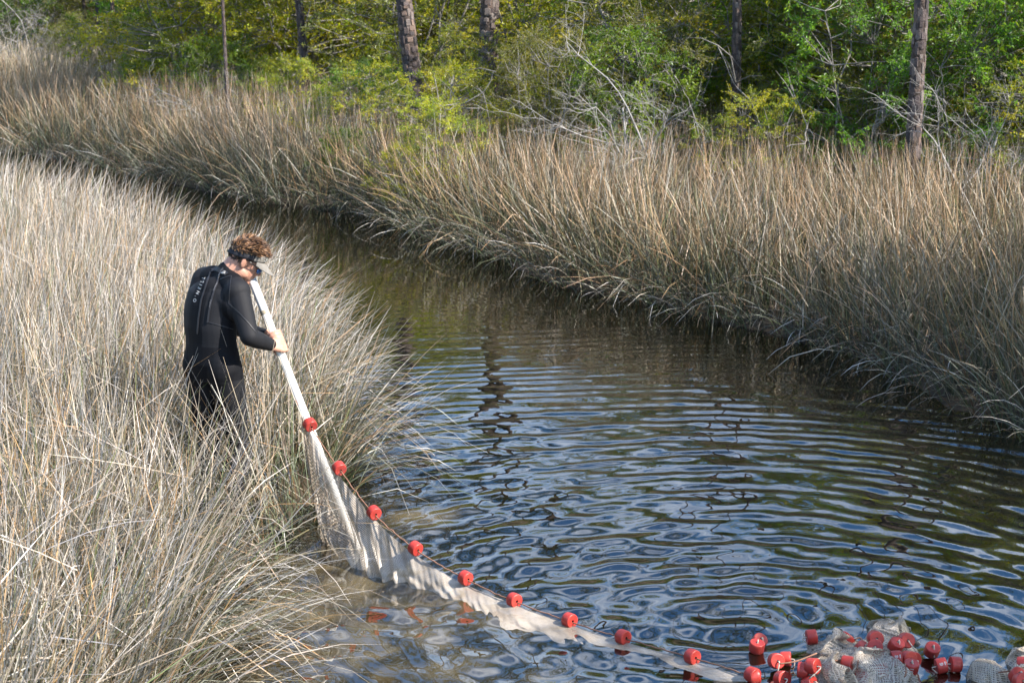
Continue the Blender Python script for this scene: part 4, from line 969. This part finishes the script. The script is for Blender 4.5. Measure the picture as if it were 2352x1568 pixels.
# floats: a bored disc with rounded rims
def float_mesh():
    prof = [(-.0245, .007), (-.025, .0325), (-.0240, .0352), (-.0215, .0368), (-.010, .0374), (.010, .0374), (.0215, .0368), (.0240, .0352), (.025, .0325), (.0245, .007), (.012, .0065), (-.012, .0065)]
    n = 22; V = []; F = []
    for (x, r) in prof:
        for j in range(n): a = 2 * math.pi * j / n; V.append((x, r * math.cos(a), r * math.sin(a)))
    k = len(prof)
    for i in range(k):
        for j in range(n): F.append((i * n + j, i * n + (j + 1) % n, ((i + 1) % k) * n + (j + 1) % n, ((i + 1) % k) * n + j))
    B = Acc(); B.add(V, F); me = B.mesh('float'); me.materials.append(M['float']); me.materials.append(M['hole'])
    mi = np.zeros(len(me.polygons), np.int32); mi[9 * n:12 * n] = 1; me.polygons.foreach_set('material_index', mi)
    sm_ = np.ones(len(me.polygons), bool); sm_[:n] = False; sm_[8 * n:] = False; me.polygons.foreach_set('use_smooth', sm_); return me
FM = float_mesh(); cord_m = None
def emblem_mesh():
    B = Acc(); R = .0380
    def pt(a, x): return (x, R * math.sin(a), R * math.cos(a))
    def bar(a0, a1, x0, x1): B.add([pt(a0, x0), pt(a1, x0), pt(a1, x1), pt(a0, x1)], [(0, 1, 2, 3)])
    for k in range(10):                                                   # ring of the round mark
        t0, t1 = 2 * math.pi * k / 12 + .5, 2 * math.pi * (k + 1) / 12 + .5
        q = [pt(.22 * math.cos(t) * r, -.004 + .0085 * math.sin(t) * r) for t, r in ((t0, 1), (t1, 1), (t1, .68), (t0, .68))]; B.add(q, [(0, 1, 2, 3)])
    bar(-.10, .12, -.0045, -.0025); bar(-.03, .03, -.010, .003)
    for k in range(4): bar(-.21 + .115 * k, -.13 + .115 * k, .0105, .0165)  # line of small capitals
    me = B.mesh('mark'); me.materials.append(M['print']); return me
EM = emblem_mesh()
def place_float(p, axis_dir, spin=0.0, mark=False):
    o = link('float', FM, None, netroot); ax = Vector(axis_dir).normalized()
    q = Vector((1, 0, 0)).rotation_difference(ax); o.rotation_mode = 'QUATERNION'; from mathutils import Quaternion
    o.rotation_quaternion = q @ Quaternion((1, 0, 0), spin); o.location = p; child(o)
    if mark: e = link('mark', EM, None, o)
    return o
for i, p in enumerate(FLP):
    a = FLP[min(i + 1, len(FLP) - 1)] - FLP[max(i - 1, 0)]; a.normalize(); a = a + Vector((.10, -.55, .1)) * (.5 + .4 * ((i * 7) % 3) / 3)
    place_float(p + Vector((0, 0, .006)), a, i)
def ZP(x, y): return (2900 + x / 1.9666) * .57422, (2480 + y / 1.9666) * .57422
PILE = [(268, 165, .02, (.3, -.5, .7), 0), (250, 205, .035, (.1, -.2, 1), 0), (402, 318, .05, (.25, -1, .35), 0), (478, 305, .03, (1, -.2, .1), 0), (225, 440, .03, (1, .2, .2), 0), (450, 458, .04, (.5, -1, .4), 0),
        (680, 130, .05, (1, .05, .1), 0), (690, 358, .13, (.8, -.7, .2), 0), (615, 390, .10, (1, -.3, 0), 0), (955, 150, .05, (.6, .3, .6), 0), (1182, 140, .11, (.1, -1, .25), 0), (1180, 208, .12, (-.2, -1, .45), 0), (1190, 250, .09, (.5, -.3, .8), 0),
        (1080, 225, .09, (.5, -.3, .8), 0), (1345, 195, .09, (.3, -.4, .9), 0), (1425, 155, .09, (.2, -1, .3), 0), (960, 340, .10, (.9, -.4, 0), 0), (1345, 298, .08, (1, 0, .05), 1), (1440, 300, .06, (.4, -1, .3), 0), (1475, 305, .05, (.5, -1, .2), 0), (1462, 365, .05, (.1, -.25, 1), 1),
        (1062, 445, .03, (.15, -.2, 1), 0), (1240, 395, .035, (1, 0, .25), 0), (1628, 232, .035, (.1, -.5, .9), 0), (1700, 355, .035, (1, .05, .2), 1), (1812, 345, .035, (1, .1, -.1), 0), (2300, 435, .05, (.3, -.5, .8), 0), (2330, 475, .05, (.2, -1, .4), 0), (2345, 345, .04, (1, -.4, .2), 0), (668, 498, .05, (.7, -.5, .5), 0)]
loops = Acc()
for k, (x, y, z, a, mk) in enumerate(PILE):
    px, py = ZP(x, y); p = G(px, py, z); o = place_float(p, a, -.7 + .5 * math.sin(k) if not mk else 0, False)
    if mk:                                            # turn the print toward the open side and hang it on the float
        o.rotation_quaternion = Vector((1, 0, 0)).rotation_difference(Vector(a).normalized()); v = o.rotation_quaternion.inverted() @ Vector((0, -.8, .6)); from mathutils import Quaternion
        o.rotation_quaternion = o.rotation_quaternion @ Quaternion((1, 0, 0), -math.atan2(v.y, v.z)); link('mark', EM, None, o)
    aa = Vector(a).normalized(); aa = aa if aa.y < 0 else -aa; r_ = np.random.RandomState(k); e = p + aa * .03 + Vector((r_.uniform(-.05, .05), -.02, -.05))
    A = Acc(); A.tube(spline([p - aa * .02, p + aa * .026, p + aa * .042 + Vector((0, 0, -.008)), e], 10), .0032, 6); child(link('float_cord', A.mesh('float_cord'), M['cord'], netroot))
for k, pts in enumerate(([(430, 340), (560, 320), (720, 258)], [(760, 350), (860, 318), (960, 305)], [(1010, 265), (1045, 300), (1040, 380)], [(1020, 150), (1060, 135), (1085, 165)], [(1415, 340), (1425, 400), (1415, 440)], [(2150, 408), (2250, 395), (2345, 368)])):
    A = Acc(); A.tube(spline([G(*ZP(*p), .115 if k < 5 else .06) for p in pts], 14), .004, 6); child(link('rope', A.mesh('rope'), M['rope'], netroot))
